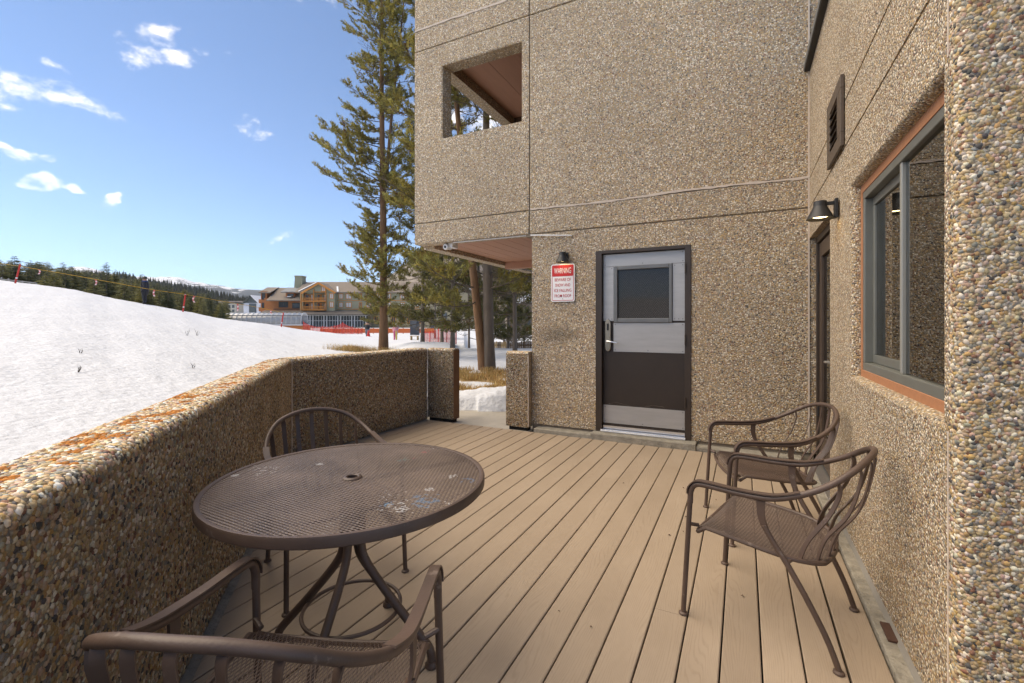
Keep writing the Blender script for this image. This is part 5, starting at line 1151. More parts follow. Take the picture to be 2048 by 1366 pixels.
def wooded(name, D, prof, depth, seed, n, label, tree=(4, 9)):
    o = ridge(name + '_ground', D, prof, depth, M_wood, .4, seed=seed)
    # a far wood that reads as one mass: many small conifer cones in one object
    r = np.random.RandomState(seed); us = r.uniform(prof[0][0], prof[-1][0], n); vt = np.interp(us, [p[0] for p in prof], [p[1] for p in prof]); t = r.uniform(0, 1, n) ** .6
    V, C = [], []
    for u, v, tt in zip(us, vt, t):
        Dj = D - depth * (1 - tt); top = CAM_H + (CAM_HZ - v) * D / 920; z = -4 + (top + 4) * tt ** .8; p = at(u, 646, Dj); h = r.uniform(*tree); w = h * .17; a = r.uniform(0, 6); c = np.array([.065, .07, .04]) * r.uniform(.6, 1.7) * np.array([r.uniform(.9, 1.2), 1, .9])
        ring = [(p.x + math.cos(a + k * 1.2566) * w, p.y + math.sin(a + k * 1.2566) * w, z - .5) for k in range(5)]
        for k in range(5): V += [ring[k], ring[(k + 1) % 5], (p.x, p.y, z + h)]; C += [c] * 3
    me = np_mesh(name, V, np.arange(len(V)), np.full(len(V) // 3, 3), M_needle, np.array(C)); w = new_obj(name, me); tag(w, label, 'forest', kind='stuff')
wooded('far_forest', 620, [(-500, 560), (0, 552), (150, 550), (240, 553), (300, 566), (370, 577), (430, 590), (470, 600), (520, 604), (700, 606)], 260, 5, 6000, 'dark conifer forest covering the low ridge below the mountain', (5, 10))
wooded('hillside_forest', 520, [(560, 640), (700, 600), (780, 545), (830, 510), (900, 480), (1000, 455), (1200, 430), (1600, 420)], 330, 6, 3500, 'thin forest on the grey-brown hillside behind the pines', (5, 9)) if False else None
M_hill = mountain_mat('brown_leafless_hillside', (.17, .14, .11), (.32, .28, .24), .05, .5, .14)
ridge('hillside', 480, [(600, 640), (700, 612), (770, 560), (830, 512), (900, 478), (1000, 450), (1200, 420), (1700, 410)], 330, M_hill, .5, seed=7)
# ------------------------------------------------------------------ hotel and other far buildings
def frame_at(u, v, D, name, label, cat, group=None, dz=0.0):
    p = at(u, v, D); t = empty(name, p, YAW); tag(t, label, cat, group); return t, D / 920.0
M_sage = mat('sage_siding', (.32, .31, .215), .8, var=.12, vscale=2)
M_sage_w = mat('warm_siding', (.33, .28, .17), .8, var=.12, vscale=2)
M_cedar = mat('orange_brown_siding', (.40, .145, .045), .75, var=.18, vscale=1.5)
M_trim = mat('orange_timber_trim', (.55, .22, .045), .6, var=.1)
M_shingle = mat('grey_brown_shingles', (.22, .18, .145), .9, var=.3, vscale=1.2, bump=.6, bscale=6, stretch=(1, 1, 4))
M_dkroof = mat('dark_metal_roof', (.10, .09, .082), .7, var=.2)
M_wglass = mat('far_window_glass', (.06, .07, .08), .1, spec=.8)
M_curtain = mat('curtained_window', (.62, .60, .58), .6, var=.2, vscale=3)
M_snowroof = mat('roof_snow', (.82, .83, .85), .8)
M_alu_w = mat('white_steel_post', (.52, .54, .56), .5)
hotel, S = frame_at(670, 654, 160, 'hotel_building', 'big timber-trimmed hotel with brown roof, balconies and a square chimney tower', 'building')
def X(u): return (u - 670) * S
def Z(v): return (654 - v) * S
def hbox(n, u0, u1, v0, v1, y0, y1, m, parent=None):
    mb = MB(); mb.box(X(u0), X(u1), y0, y1, Z(v1), Z(v0)); return mb.build(n, m, parent or hotel)
def hroof(n, u0, u1, vr, ve, yr, ye, m, th=.35, parent=None, yb=None):
    yb = yb if yb is not None else 2 * yr - ye; mb = MB(); a = [(ye, Z(ve)), (yr, Z(vr)), (yb, Z(ve))]; vs = []
    for u in (u0, u1): vs += [(X(u), y, z) for y, z in a] + [(X(u), y, z - th) for y, z in a[::-1]]
    mb.add(vs, [tuple(range(6)), tuple(range(11, 5, -1))] + [(i, (i + 1) % 6, 6 + (i + 1) % 6, 6 + i) for i in range(6)]); return mb.build(n, m, parent or hotel)
def hwindow(u0, u1, v0, v1, y, m=None, tr=M_trim, bars=1):
    f = 1.0; mb = MB(); w = .22
    mb.box(X(u0), X(u1), y - .12, y - .02, Z(v1), Z(v1) + w); mb.box(X(u0), X(u1), y - .12, y - .02, Z(v0) - w, Z(v0)); mb.box(X(u0), X(u0) + w, y - .12, y - .02, Z(v1) + w, Z(v0) - w); mb.box(X(u1) - w, X(u1), y - .12, y - .02, Z(v1) + w, Z(v0) - w)
    for k in range(bars): xm = X(u0) + (X(u1) - X(u0)) * (k + 1) / (bars + 1); mb.box(xm - .06, xm + .06, y - .11, y - .025, Z(v1) + w, Z(v0) - w)
    wdw = mb.build('window', tr, hotel); p = MB(); p.box(X(u0) + .1, X(u1) - .1, y - .06, y - .01, Z(v1) + .1, Z(v0) - .1); p.build('pane', m or M_curtain, wdw)
hbox('wall', 602, 880, 583, 654, 0, 14, M_sage); hbox('wall', 527, 602, 596, 654, .5, 14, M_cedar); hbox('wall', 517, 529, 582, 654, 1.5, 13, M_cedar)
hbox('wall', 740, 885, 622, 654, -.6, 0, M_sage_w)
hroof('roof', 592, 890, 560, 584.5, 7.5, -1.0, M_shingle)
hroof('roof', 536, 606, 572.5, 600.5, 7.2, -1.2, M_shingle); hroof('roof', 513, 537, 571.5, 584.0, 7.2, 1.2, M_shingle)
mb = MB(); mb.add([(X(513.5), 1.2, Z(584)), (X(513.5), 7.2, Z(572.3)), (X(513.5), 13, Z(584)), (X(517), 13, Z(584)), (X(517), 1.2, Z(584)), (X(517), 7.2, Z(572.3))], [(0, 1, 2), (3, 5, 4), (0, 2, 3, 4)]); mb.build('gable_wall', M_trim, hotel)
for v in (606, 622):
    hbox('balcony', 511, 518, v - 8, v, 2, 6, M_cedar)
mb = MB(); c = [(X(573), Z(577)), (X(590.5), Z(577)), (X(589.8), Z(549.5)), (X(574.8), Z(549.5))]; mb.ext(c, (0, 5.5, 0), Vector((1, 0, 0)), Vector((0, 0, 1)), Vector((0, 1, 0)), 3); mb.build('chimney_tower', M_sage, hotel)
hbox('chimney_cap', 573.8, 590.8, 548, 550.2, 5.3, 8.7, M_sage)
hroof('dormer_roof', 562, 590, 573, 583.5, 4.6, -.2, M_greymetal, .3); hbox('dormer_wall', 571, 588, 583, 593.5, .2, 3, M_cedar); 
hwindow(574.5, 587, 587.2, 594, .2, M_wglass, M_brownframe, 3)
hbox('snow_patch', 575, 583, 592.8, 593.9, -.45, -.1, M_snowroof)
# snow valley strips on the roof
for (u0, v0, u1, v1) in ((616, 562, 599.5, 583), (622, 570.5, 640, 566.5), (597, 561, 611, 563.5), (668, 572, 678, 584)):
    mb = MB(); y0, y1 = [7.5 - 8.5 * (v - 560) / 24.5 - .25 for v in (v0, v1)]; mb.bar((X(u0), y0, Z(v0) + .05), (X(u1), y1, Z(v1) + .05), .55, .18); mb.build('roof_snow', M_snowroof, hotel)
# cross gable
ap = (644, 565.8); lf = (611, 586); rt_ = (677.5, 585.5)
mb = MB(); mb.ext([(X(614), Z(586)), (X(674.5), Z(585.5)), (X(644), Z(567.5))], (0, -2.0, 0), Vector((1, 0, 0)), Vector((0, 0, 1)), Vector((0, 1, 0)), 6.0); mb.build('gable_wall', M_sage, hotel)
for f in (lf, rt_):
    mb = MB(); a, b_ = Vector((X(ap[0]), 0, Z(ap[1]))), Vector((X(f[0]), 0, Z(f[1]))); n_ = Vector((0, 0, .4))
    vs = [q + Vector((0, y, 0)) + o_ for y in (-3.0, 6.0) for q in (a, b_) for o_ in (Vector(), -n_)]
    mb.add(vs, [(0, 1, 3, 2), (4, 6, 7, 5), (0, 2, 6, 4), (1, 5, 7, 3), (0, 4, 5, 1), (2, 3, 7, 6)]); mb.build('gable_roof', M_shingle, hotel)
    mb = MB(); mb.bar(a + Vector((0, -3.06, -.3)), b_ + Vector((0, -3.06, -.3)), .3, .65); mb.build('barge_board', M_trim, hotel)
hbox('gable_bay_wall', 657, 674, 585, 622, -2.0, 0, M_sage)
hbox('gable_bay_wall', 602.5, 609, 584.8, 622, -1.0, 0, M_sage_w)
for u in (608.5, 633.5, 657.5):
    hbox('post', u - .7, u + .7, 580 if u > 630 else 586, 621.5, -2.6, -2.2, M_trim)
for vf in (603.5, 620.5):
    for (u0, u1, yf) in ((608.5, 633.0, -2.5), (634, 657.0, -3.2)):
        b_ = hbox('balcony', u0, u1, vf - .6, vf + .8, yf, 0, M_trim)
        mb = MB(); mb.box(X(u0), X(u1), yf, yf + .12, Z(vf - 7.2), Z(vf - 6.3)); mb.box(X(u0), X(u1), yf, yf + .1, Z(vf - 1.8), Z(vf - 1.0))
        k = X(u0) + .1
        while k < X(u1): mb.box(k, k + .09, yf + .01, yf + .08, Z(vf - 1.2), Z(vf - 6.6)); k += .28
        mb.build('railing', M_trim, b_)
    for (u0, u1, m) in ((610, 619, M_wglass), (621, 627, M_curtain), (635, 641, M_wglass), (641.5, 644, M_curtain), (648, 656, M_curtain)):
        hwindow(u0, u1, vf - 15, vf, -.02 if u0 < 633 else -.1, m, M_trim, 0)
hwindow(647.5, 656, 571.5, 584, -2.0, M_curtain)
hbox('band', 635, 657, 584.2, 585.6, -2.15, -2.0, M_trim)
for (u0, u1, m) in ((663.5, 672, M_curtain),): 
    hwindow(u0, u1, 587, 598.5, -2.0, m); hwindow(u0, u1, 604, 615.5, -2.0, m)
for (u0, u1) in ((677.6, 686.5), (691.5, 703.5), (718, 724), (732, 742), (752, 762), (772, 782), (800, 810), (828, 838), (850, 860)):
    hwindow(u0, u1, 587, 598.3, 0, M_wglass if u0 == 718 else M_curtain); hwindow(u0, u1, 604.2, 615.4, 0, M_wglass if u0 in (718, 752) else M_curtain)
hbox('band', 674, 880, 600.4, 601.6, -.14, 0, M_trim); hbox('band', 674, 880, 617.8, 619.0, -.14, 0, M_trim)
hwindow(556, 575, 603, 615, .5, M_wglass, M_brownframe, 3); hwindow(583, 599, 605.5, 616.5, .5, M_wglass, M_brownframe, 2)
hbox('band', 546, 603, 617.5, 619, .36, .5, M_brownframe)
hwindow(519, 526, 586, 599, 1.5, M_wglass, M_brownframe, 2); hwindow(519, 526, 605, 616, 1.5, M_wglass, M_brownframe, 2)
# canopy and glazed ground floor
mb = MB(); mb.add([(X(532), -1, Z(621)), (X(760), -1, Z(621)), (X(760), -6, Z(629)), (X(532), -6, Z(629)), (X(532), -1, Z(623)), (X(760), -1, Z(623)), (X(760), -6, Z(631)), (X(532), -6, Z(631))], [(0, 1, 2, 3), (7, 6, 5, 4), (0, 4, 5, 1), (1, 5, 6, 2), (2, 6, 7, 3), (3, 7, 4, 0)]); mb.build('canopy_roof', M_dkroof, hotel)
hbox('glass_front', 604, 742, 631, 654, -3.9, -3.8, M_wglass)
for u in np.arange(604, 744, 5.4):
    big = int(u) % 3 == 0; hbox('mullion', u - (.8 if big else .3), u + (.8 if big else .3), 630.5, 654, -4.1 - (.3 if big else 0), -3.92, M_alu_w)
for v in (631.5, 641.5): hbox('transom', 604, 742, v - .5, v + .5, -4.05, -3.93, M_alu_w)
hbox('storefront_wall', 745, 885, 631, 654, -1.0, -.6, M_sage_w)
for u in (750, 766, 784, 800, 816, 840): hwindow(u, u + 9, 633, 647, -1.0, M_wglass, M_trim, 1)

def chalet(u0, u1, vr, ve, vb, D, wall, roof, label, windows, gable=True, depth=10):
    t, s = frame_at((u0 + u1) / 2, vb, D, 'chalet_building', label, 'building'); w = (u1 - u0) * s / 2; h = (vb - ve) * s; hr = (vb - vr) * s
    mb = MB(); mb.box(-w * .94, w * .94, 0, depth, -3, h); mb.build('wall', wall, t)
    if gable:
        mb = MB(); mb.ext([(-w * .94, h), (w * .94, h), (0, hr - .3)], (0, .02, 0), Vector((1, 0, 0)), Vector((0, 0, 1)), Vector((0, 1, 0)), depth - .1); mb.build('gable_wall', roof, t)
        for sg in (-1, 1):
            mb = MB(); a, b_ = Vector((0, 0, hr)), Vector((sg * w * 1.08, 0, h - .4)); vs = [q + Vector((0, y, o_)) for y in (-.8, depth + .5) for q in (a, b_) for o_ in (0, -.35)]; mb.add(vs, [(0, 1, 3, 2), (4, 6, 7, 5), (0, 2, 6, 4), (1, 5, 7, 3), (0, 4, 5, 1), (2, 3, 7, 6)]); mb.build('roof', roof if sg < 0 else M_snowroof, t)
    else:
        mb = MB(); mb.box(-w, w, -.6, depth + .5, h, hr); mb.build('roof', roof, t)
    for (a, b_, c, d) in windows:
        mb = MB(); mb.box((a - .5) * 2 * w, (b_ - .5) * 2 * w, -.12, -.02, h * c, h * d); f = mb.build('window', M_dkroof, t); mb = MB(); mb.box((a - .5) * 2 * w + .12, (b_ - .5) * 2 * w - .12, -.16, -.125, h * c + .12, h * d - .12); mb.build('pane', M_wglass, f)
    return t
M_pale = mat('pale_stucco', (.52, .48, .40), .8, var=.1); M_whitew = mat('white_stucco', (.66, .69, .74), .8)
chalet(486, 520, 590, 606, 627, 190, M_whitew, mat('slate_green_roof', (.10, .115, .105), .8), 'white chalet with dark green-grey gable left of the hotel', [(.36, .78, .1, .95), (.42, .72, 1.02, 1.25)])
chalet(452, 472, 604, 607, 627, 240, M_pale, M_dkroof, 'small pale apartment block with four windows left of the chalet', [(.25, .45, .55, .85), (.6, .85, .55, .85), (.25, .45, .1, .4), (.6, .85, .1, .4)], gable=False)
chalet(438, 486, 602, 606, 627, 262, mat('tan_stucco', (.42, .34, .25), .8), mat('tan_roof', (.30, .25, .21), .9), 'tan flat-roofed building behind the small apartment block', [(.72, .78, .4, .8), (.86, .92, .4, .8)], gable=False)
chalet(1015, 1100, 588, 606, 690, 95, mat('brown_house_wall', (.14, .10, .075), .8), M_snowroof, 'brown house with snow on its roof behind the pines', [(.1, .25, .4, .7), (.4, .55, .4, .7)])
chalet(850, 960, 560, 585, 690, 130, mat('beige_house_wall', (.30, .26, .17), .8), M_shingle, 'beige building with orange trim mostly hidden behind the pines', [(.1, .2, .5, .62), (.3, .4, .5, .62), (.1, .2, .3, .42), (.5, .6, .5, .62)])

# ------------------------------------------------------------------ covered conveyor tunnel on the snow
tun, S2 = frame_at(602, 648, 75, 'conveyor_tunnel', 'long grey arched cover of the ski conveyor beyond the snow crest', 'tunnel')
Lt = 250 * S2; ht = 22 * S2; wt = 2.6
M_poly = mat('grey_polycarbonate', (.40, .41, .42), .35, var=.12, vscale=1.5); M_polyt = mat('pale_grey_top', (.56, .57, .58), .4, var=.1)
def arch(y0, z0, k0, k1, n=10, ex=0.0): return [((wt / 2 + ex) * -math.cos(math.pi * k / n) + wt / 2, (ht + ex) * (math.sin(math.pi * k / n) ** .62)) for k in range(k0, k1 + 1)]
def shell(n, k0, k1, m):
    a = arch(0, 0, k0, k1); mb = MB(); vs = [(x, y, z) for x in (-Lt, 0) for y, z in a]; c = len(a); mb.add(vs, [(i, i + 1, c + i + 1, c + i) for i in range(c - 1)]); o = mb.build(n, m, tun, smooth=True); s_ = o.modifiers.new('thick', 'SOLIDIFY'); s_.thickness = .04
shell('side_cover', 0, 2, M_poly); shell('roof_cover', 2, 8, M_polyt); shell('side_cover', 8, 10, M_poly)
for k in range(26):
    mb = MB(); a = arch(0, 0, 0, 10, ex=.05); mb.tube([(-k * Lt / 25, y, z) for y, z in a], .06, 5); mb.build('rib', M_alu_w, tun)
mb = MB(); mb.box(-Lt, 0, -.02, -.08 + .1, ht * .74, ht * .79); mb.build('gap_strip', M_dkroof, tun)
mb = MB(); mb.box(-Lt, .2, -.1, wt + .1, -.25, -.02); mb.build('base_rail', M_alu_w, tun); mb = MB(); mb.box(-Lt, .4, 0, wt, -1.9, -.26); mb.build('base_board', mat('orange_board', (.50, .17, .05), .7, var=.15), tun)

# ------------------------------------------------------------------ fences of the lift queue
def net_mat(name, c, dens, sc):
    m, nt, b = node_mat(name); N = nt.nodes.new; L = nt.links.new; tc = N('ShaderNodeTexCoord'); sp_ = N('ShaderNodeSeparateXYZ'); L(tc.outputs['Object'], sp_.inputs[0])
    def band(o_, ph):
        ad = N('ShaderNodeMath'); ad.operation = 'MULTIPLY'; L(o_, ad.inputs[0]); ad.inputs[1].default_value = sc; fr = N('ShaderNodeMath'); fr.operation = 'FRACT'; L(ad.outputs[0], fr.inputs[0]); gt = N('ShaderNodeMath'); gt.operation = 'LESS_THAN'; L(fr.outputs[0], gt.inputs[0]); gt.inputs[1].default_value = dens; return gt.outputs[0]
    mxn = N('ShaderNodeMath'); mxn.operation = 'MULTIPLY'; mxn.inputs[0].default_value = dens; mxn.inputs[1].default_value = 1.0
    b.inputs['Base Color'].default_value = (*c, 1); tr = N('ShaderNodeBsdfTransparent'); mx = N('ShaderNodeMixShader'); L(mxn.outputs[0], mx.inputs[0]); L(tr.outputs[0], mx.inputs[1]); L(b.outputs[0], mx.inputs[2]); L(mx.outputs[0], nt.nodes['Material Output'].inputs[0]); return m
M_net = net_mat('red_safety_net', (.66, .06, .04), .62, 16.0); M_redpole = mat('red_pole', (.62, .035, .025), .5)
def net_fence(pts, D, vb, label):
    t, s = frame_at(pts[0][0], vb, D, 'safety_net', label, 'net'); u0 = pts[0][0]
    for (ua, va), (ub, vb_) in zip(pts, pts[1:]):
        n = 6; top = []
        for k in range(n + 1): f = k / n; sag = 1.2 * math.sin(math.pi * f); top.append((ua + (ub - ua) * f, va + (vb_ - va) * f + sag))
        mb = MB(); vs = [((u - u0) * s, .12 * math.sin(u), (vb - v) * s) for u, v in top] + [((u - u0) * s, .12 * math.sin(u), -.5) for u, v in top]; mb.add(vs, [(i, i + 1, n + 2 + i, n + 1 + i) for i in range(n)]); mb.build('net_panel', M_net, t)
    for (u, v) in pts:
        mb = MB(); mb.tube([((u - u0) * s, .12 * math.sin(u), -.6), ((u - u0) * s + .02, .12 * math.sin(u), (vb - v + 1.5) * s)], .03, 6); mb.build('pole', M_redpole, t, smooth=True)
net_fence([(606, 643), (626, 652), (646, 653), (668, 652), (685, 645), (704, 654), (724, 656)], 66, 684, 'red safety net in front of the hotel glass front')
net_fence([(846, 661), (860, 663), (876, 656), (893, 649), (912, 646)], 31, 686, 'red safety net at the right end behind the snow pile')
of, S3 = frame_at(600, 690, 70, 'queue_fence', 'long orange board fence with dark red banners along the lift queue', 'fence')
M_ofence = mat('orange_fence_board', (.62, .14, .04), .6, var=.15); M_banner = mat('dark_red_banner', (.28, .025, .03), .6, var=.2, vscale=2)
mb = MB(); mb.box(40 * S3, 268 * S3, 0, .08, 24 * S3, 33 * S3); mb.build('top_board', M_ofence, of)
for k in range(16):
    mb = MB(); u = 40 + k * 15; mb.box(u * S3, (u + 2) * S3, .1, .2, -1, 34 * S3); mb.build('fence_post', M_ofence, of)
for (a, b_) in ((62, 98), (104, 136), (140, 175), (178, 204), (208, 240), (243, 268)):
    mb = MB(); mb.box(a * S3, b_ * S3, -.06, -.01, -.5, 22 * S3); p = mb.build('banner', M_banner, of); r_ = random.Random(a); x = a + 3
    while x < b_ - 4:
        w = r_.uniform(1.2, 3); mb = MB(); mb.box(x * S3, (x + w) * S3, -.09, -.07, 10 * S3, r_.uniform(15, 18) * S3); mb.build('banner_mark', M_white, p); x += w + r_.uniform(1.5, 5)
mb = MB(); mb.box(-.6, 70 * S3, -.3, -.22, 8 * S3, 20 * S3); mb.build('low_net', M_net, of)
hut, S4 = frame_at(828, 684, 62, 'lift_hut', 'narrow slate-blue lift hut behind the tall pine', 'hut')
mb = MB(); mb.box(-8 * S4, 8 * S4, 0, 1.1, -.5, 52 * S4); mb.build('wall', mat('slate_blue_paint', (.045, .052, .065), .6, var=.2), hut, bevel=.04); mb = MB(); mb.box(-9 * S4, 9 * S4, -.1, 1.2, 52 * S4, 54 * S4); mb.build('roof', M_dkroof, hut)
mb = MB(); mb.box(-5 * S4, 5 * S4, -.03, -.005, 30 * S4, 44 * S4); mb.build('window', M_wglass, hut)
M_plank = mat('weathered_plank', (.40, .27, .13), .8, var=.25, vscale=4)
bn = empty('wooden_bench', (0, 0, 0)); p = base_at(828, 37); bn.location = p; bn.rotation_euler = (0, 0, YAW); tag(bn, 'small wooden bench on the snow right of the tall pine', 'bench')
for y in (0, .16, .32): mb = MB(); mb.box(-.34, .34, y, y + .14, .30, .34); mb.build('seat_plank', M_plank, bn, bevel=.008)
for x in (-.26, .26): mb = MB(); mb.box(x - .04, x + .04, .02, .44, -.1, .298); mb.build('leg', M_plank, bn)
# wooden fence right of the double pine
wf, S5 = frame_at(984, 700, 34, 'plank_fence', 'low brown plank fence beyond the snow at the right, partly hidden by the pier', 'fence')
r_ = random.Random(2)
for k in range(26):
    mb = MB(); x = k * 3.6 * S5; mb.box(x, x + 3.3 * S5, r_.uniform(-.01, .01), .03, -1.2, r_.uniform(15.5, 17.5) * S5); mb.build('plank', M_plank if k < 9 and k not in (3, 4) else mat('dark_plank', (.11, .07, .04), .85, var=.3), wf)
mb = MB(); mb.box(-.1, 96 * S5, .035, .09, 8 * S5, 11 * S5); mb.build('rail', M_plank, wf)

# ------------------------------------------------------------------ rope line on the crest
def tz(u, D): p = at(u, 646, D); return p.x, p.y, float(terrain_z(p.x, p.y))
def rope_pole(u0, v0, u1, v1, D, label):
    a, b_ = at(u1, v1, D), at(u0, v0, D); g_ = float(terrain_z(a.x, a.y)); a = a + (a - b_).normalized() * max(0, (a.z - g_) + .1); t = empty('slalom_pole', a); tag(t, label, 'pole', 'red poles of the rope line')
    d = b_ - a; mb = MB(); mb.tube([(0, 0, 0), d * .97], .045, 8); mb.build('pole', M_redpole, t, smooth=True); mb = MB(); mb.tube([d * .30, d * .36], .047, 8); mb.build('white_band', M_white, t); mb = MB(); mb.tube([d * .965, d * 1.0], [.05, .03], 8); mb.build('cap', mat('grey_cap', (.35, .35, .36), .5), t)
rope_pole(41, 527, 31, 564, 28.5, 'leftmost leaning red pole holding the yellow rope'); rope_pole(371, 588, 366, 622, 29.5, 'red pole holding the yellow rope right of the skier'); rope_pole(567, 624, 563, 650, 37, 'red pole in front of the conveyor tunnel')
rp = [(-60, 521, 28), (0, 527, 28.2), (40, 532.5, 28.5), (90, 541, 28.5), (140, 549.5, 28.6), (190, 558.5, 28.6), (240, 567.5, 28.7), (290, 577, 28.9), (340, 584.5, 29.2), (370, 588.5, 29.5), (410, 596, 31), (445, 602.5, 32.5), (505, 612.5, 34.5), (566, 625, 37)]
mb = MB(); mb.tube([at(*q) for q in rp], .014, 6); tag(mb.build('yellow_rope', mat('yellow_rope', (.55, .30, .02), .7), None, smooth=True), 'yellow rope strung between red poles along the snow crest', 'rope')
M_pink = mat('red_white_ribbon', (.80, .55, .54), .6); 
def ribbon(u, v, D, h, sw, label):
    a = at(u, v, D); s = D / 920; t = empty('ribbon_flag', a, YAW); tag(t, label, 'flag', 'ribbons on the yellow rope')
    for k in range(4):
        z0, z1 = -h * s * k / 4, -h * s * (k + 1) / 4; x0, x1 = sw * s * math.sin(k * .8), sw * s * math.sin((k + 1) * .8); mb = MB(); w = 1.5 * s; vs = [(x + dx, y, z) for (x, z) in ((x0, z0), (x1, z1)) for dx in (-w, w) for y in (-.01, .01)]; mb.add(vs, [(0, 1, 3, 2), (4, 6, 7, 5), (0, 2, 6, 4), (1, 5, 7, 3), (0, 4, 5, 1), (2, 3, 7, 6)]); mb.build('ribbon_stripe', M_pink if k % 2 else M_ribr, t)
M_ribr = mat('red_ribbon', (.62, .12, .11), .6)
ribbon(77, 538.5, 28.5, 10, 3, 'first red and white ribbon on the rope, right of the leftmost pole'); ribbon(191, 559, 28.6, 11, 2, 'red and white ribbon on the rope left of the skier'); ribbon(309, 580, 29, 13, -2, 'red and white ribbon on the rope just right of the skier'); ribbon(389, 592, 30, 13, -3, 'red and white ribbon on the rope right of the second red pole'); ribbon(475, 608, 33.4, 14, 1, 'red and white ribbon on the rope before the small apartment block'); ribbon(544, 620, 36.3, 8, -3, 'red and white ribbon on the rope above the conveyor tunnel')
rf_ = empty('rail_fence', at(0, 566, 37), YAW); tag(rf_, 'grey wooden rail fence behind the snow crest at the far left', 'fence'); s = 37 / 920
M_rail = mat('grey_rail_wood', (.30, .29, .28), .8)
mb = MB(); mb.bar((-3 * 1, 0, 12.5 * s + .15), (72 * s, 0, 0), .06, .07); mb.build('top_rail', M_rail, rf_)
for k in range(6): mb = MB(); x = (1 + k * 14) * s; mb.box(x - .04, x + .04, .04, .11, -1.2, 12 * s * (1 - (1 + k * 14) / 72)); mb.build('post', M_rail, rf_)

# ------------------------------------------------------------------ people
def split_mat(name, bands, hands=None):
    """clothing colours by height on the figure: [(z_from, colour), ...]"""
    m, nt, b = node_mat(name); N = nt.nodes.new; L = nt.links.new; tc = N('ShaderNodeTexCoord'); sp_ = N('ShaderNodeSeparateXYZ'); L(tc.outputs['Object'], sp_.inputs[0])
    cr = N('ShaderNodeValToRGB'); cr.color_ramp.interpolation = 'CONSTANT'; sc_ = N('ShaderNodeMath'); sc_.operation = 'DIVIDE'; L(sp_.outputs[2], sc_.inputs[0]); sc_.inputs[1].default_value = 2.0; L(sc_.outputs[0], cr.inputs[0]); e = cr.color_ramp.elements
    while len(e) > 1: e.remove(e[-1])
    e[0].position = 0; e[0].color = (*bands[0][1], 1)
    for z, c in bands[1:]: q = e.new(z / 2.0); q.color = (*c, 1)
    L(cr.outputs[0], b.inputs['Base Color']); b.inputs['Roughness'].default_value = .75; return m
def person(loc, rz, H, pose, m, label, extras):
    t = empty('person', loc, rz); tag(t, label, 'person'); J = {k: Vector(v) * H for k, v in pose.items()}
    E_ = [('pelvis', 'belly', 0), ('belly', 'chest', 0), ('chest', 'neck', 0), ('neck', 'chin', 0), ('chin', 'head', 0), ('head', 'crown', 0), ('chin', 'nose', 0)]
    for s in 'lr': E_ += [('chest', 'sh' + s, 0), ('sh' + s, 'el' + s, 0), ('el' + s, 'wr' + s, 0), ('wr' + s, 'ha' + s, 0), ('ha' + s, 'fi' + s, 0), ('ha' + s, 'th' + s, 0), ('pelvis', 'hp' + s, 0), ('hp' + s, 'kn' + s, 0), ('kn' + s, 'an' + s, 0), ('an' + s, 'to' + s, 0)]
    rad = dict(pelvis=.088, belly=.085, chest=.10, neck=.034, chin=.045, head=.058, crown=.05, nose=.012, sh=.056, el=.036, wr=.026, ha=.024, fi=.012, th=.010, hp=.068, kn=.048, an=.036, to=.030)
    for s in 'lr':
        h, w = J['ha' + s], J['wr' + s]; d = (h - w).normalized(); J['fi' + s] = h + d * .045 * H; J['th' + s] = h + (d * .5 + Vector((0, .8, 0))).normalized() * .03 * H
    J['nose'] = J['head'] + Vector((0, .062, -.01)) * H; names = list(J); me = bpy.data.meshes.new('body'); me.from_pydata([J[n] for n in names], [(names.index(a), names.index(b_)) for a, b_, _ in E_], [])
    o = new_obj('body', me, t); me.skin_vertices or None
    sk = o.modifiers.new('skin', 'SKIN'); sk.use_smooth_shade = True
    if not me.skin_vertices:
        bpy.context.view_layer.update()
    lay = me.skin_vertices[0].data if me.skin_vertices else None
    for i, n in enumerate(names):
        k = n if n in rad else n[:-1]; r_ = rad[k] * H * (1.4 if k in ('pelvis', 'belly', 'chest', 'sh', 'el', 'wr', 'hp', 'kn', 'an') else 1.15) * (1.22 if k in ('pelvis', 'belly', 'chest', 'sh', 'el', 'hp') else 1.0)
        lay[i].radius = (r_, r_); lay[i].use_root = (n == 'pelvis')
    sb = o.modifiers.new('sub', 'SUBSURF'); sb.levels = 1; sb.render_levels = 1; me.materials.append(m); extras(t, J, H); return t
def base_pose():
    P = dict(pelvis=(0, 0, .52), belly=(0, .0, .61), chest=(0, -.005, .735), neck=(0, 0, .845), chin=(0, .015, .885), head=(0, .01, .925), crown=(0, .0, .965))
    for s, x in (('l', -1), ('r', 1)):
        P.update({'sh' + s: (x * .115, 0, .80), 'el' + s: (x * .155, -.02, .64), 'wr' + s: (x * .12, .05, .51), 'ha' + s: (x * .115, .07, .47), 'hp' + s: (x * .058, 0, .50), 'kn' + s: (x * .062, .02, .28), 'an' + s: (x * .066, 0, .045), 'to' + s: (x * .072, .085, .022)})
    return P
def hat(t, c, H, m, r=.072, brim=0.0, name='hat'):
    mb = MB(); mb.lathe([(.001, r * 1.05 * H), (r * .5 * H, r * .95 * H), (r * .9 * H, r * .5 * H), (r * 1.02 * H, 0), (r * 1.0 * H, -.012 * H)], c, 14); mb.build(name, m, t, smooth=True)
p1 = base_pose(); p1['elr'] = (.12, -.05, .65); p1['wrr'] = (.10, .04, .52)
M_p1 = split_mat('dark_ski_clothes', [(0, (.012, .012, .014)), (.12, (.018, .018, .024)), (.92, (.024, .024, .034)), (1.44, (.02, .05, .16)), (1.52, (.42, .24, .17))])
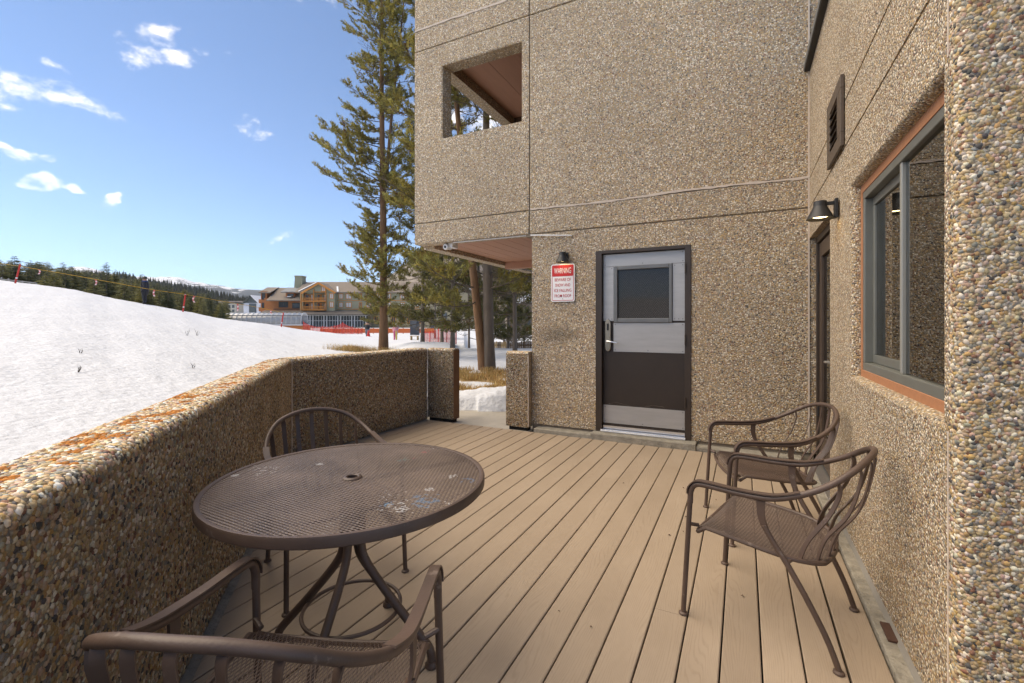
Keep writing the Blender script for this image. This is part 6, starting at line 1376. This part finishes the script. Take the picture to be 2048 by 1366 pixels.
def ex1(t, J, H):
    hat(t, J['head'] + Vector((0, -.01, .012)) * H, H, mat('dark_helmet', (.03, .035, .025), .5), .08, name='helmet'); mb = MB(); mb.tube([J['head'] + Vector((x, .055 - abs(x) * .25, .012)) * H for x in (-.06, -.03, 0, .03, .06)], .018 * H, 6); mb.build('goggles', mat('goggle', (.12, .10, .03), .2), t)
    for s in 'lr':
        mb = MB(); a, b_ = J['ha' + s], J['fi' + s]; mb.tube([a, (a + b_) / 2, b_], [.034 * H, .036 * H, .02 * H], 8); mb.build('glove', mat('tan_glove', (.42, .27, .18), .7) if s == 'r' else M_black, t, smooth=True)
pp = base_at(290, 29.9); person(pp, YAW + R(120), 1.78, p1, M_p1, 'person in dark ski clothes and helmet standing on the snow crest by the rope', ex1)
p2 = base_pose(); p2['ell'] = (-.22, .03, .70); p2['wrl'] = (-.36, .05, .70); p2['hal'] = (-.40, .05, .705); p2['knr'] = (.07, .06, .28)
M_p2 = split_mat('black_jacket_grey_trousers', [(0, (.02, .02, .02)), (.10, (.16, .17, .20)), (.86, (.015, .015, .017)), (1.46, (.42, .24, .17))])
pp = base_at(735, 55); person(pp, YAW + R(160), 1.75, p2, M_p2, 'person in black jacket and grey trousers with one arm stretched out near the net', lambda t, J, H: hat(t, J['head'] + Vector((0, -.012, .01)) * H, H, mat('brown_hair', (.05, .03, .02), .8), .066, name='hair'))
p3 = base_pose(); p3['wrl'] = (-.10, .13, .58); p3['hal'] = (-.08, .16, .60)
M_p3 = split_mat('pink_jacket_pale_trousers', [(0, (.05, .05, .06)), (.12, (.46, .40, .34)), (.66, (.60, .28, .32)), (1.10, (.66, .50, .52)), (1.18, (.45, .27, .2))])
def ex3(t, J, H):
    hat(t, J['head'] + Vector((0, -.008, .01)) * H, H, mat('white_helmet', (.8, .8, .8), .3), .082, name='helmet')
    for x, m in ((-.13, mat('yellow_ski', (.55, .38, .08), .4)), (.0, mat('pink_ski', (.60, .06, .22), .4))): mb = MB(); mb.box((x - .03) * H, (x + .05) * H, .16 * H, .175 * H, 0, .55 * H); mb.build('ski', m, t, bevel=.02)
pp = base_at(791, 38.5); person(pp, YAW + R(170), 1.36, p3, M_p3, 'child in pink jacket and white helmet holding skis beside the tall pine', ex3)
cn = empty('safety_cone', base_at(737, 50)); tag(cn, 'red safety cone in front of the person in the black jacket', 'cone'); mb = MB(); mb.lathe([(.001, .75), (.05, .74), (.20, .06), (.20, .04)], n=14); mb.build('cone', M_redpole, cn, smooth=True); mb = MB(); mb.box(-.25, .25, -.25, .25, 0, .05); mb.build('base', M_redpole, cn)

# ------------------------------------------------------------------ thin mountain haze
def haze():
    m, nt, b = node_mat('thin_air_haze'); nt.nodes.remove(b); v = nt.nodes.new('ShaderNodeVolumePrincipled'); v.inputs['Color'].default_value = (.80, .87, 1.0, 1); v.inputs['Density'].default_value = 0.00009; v.inputs['Anisotropy'].default_value = .2
    nt.links.new(v.outputs[0], nt.nodes['Material Output'].inputs['Volume'])
    mb = MB(); mb.box(-9500, 9500, -9500, 9500, -40, 620); o = mb.build('haze', m); tag(o, None, None, kind='stuff')
haze()
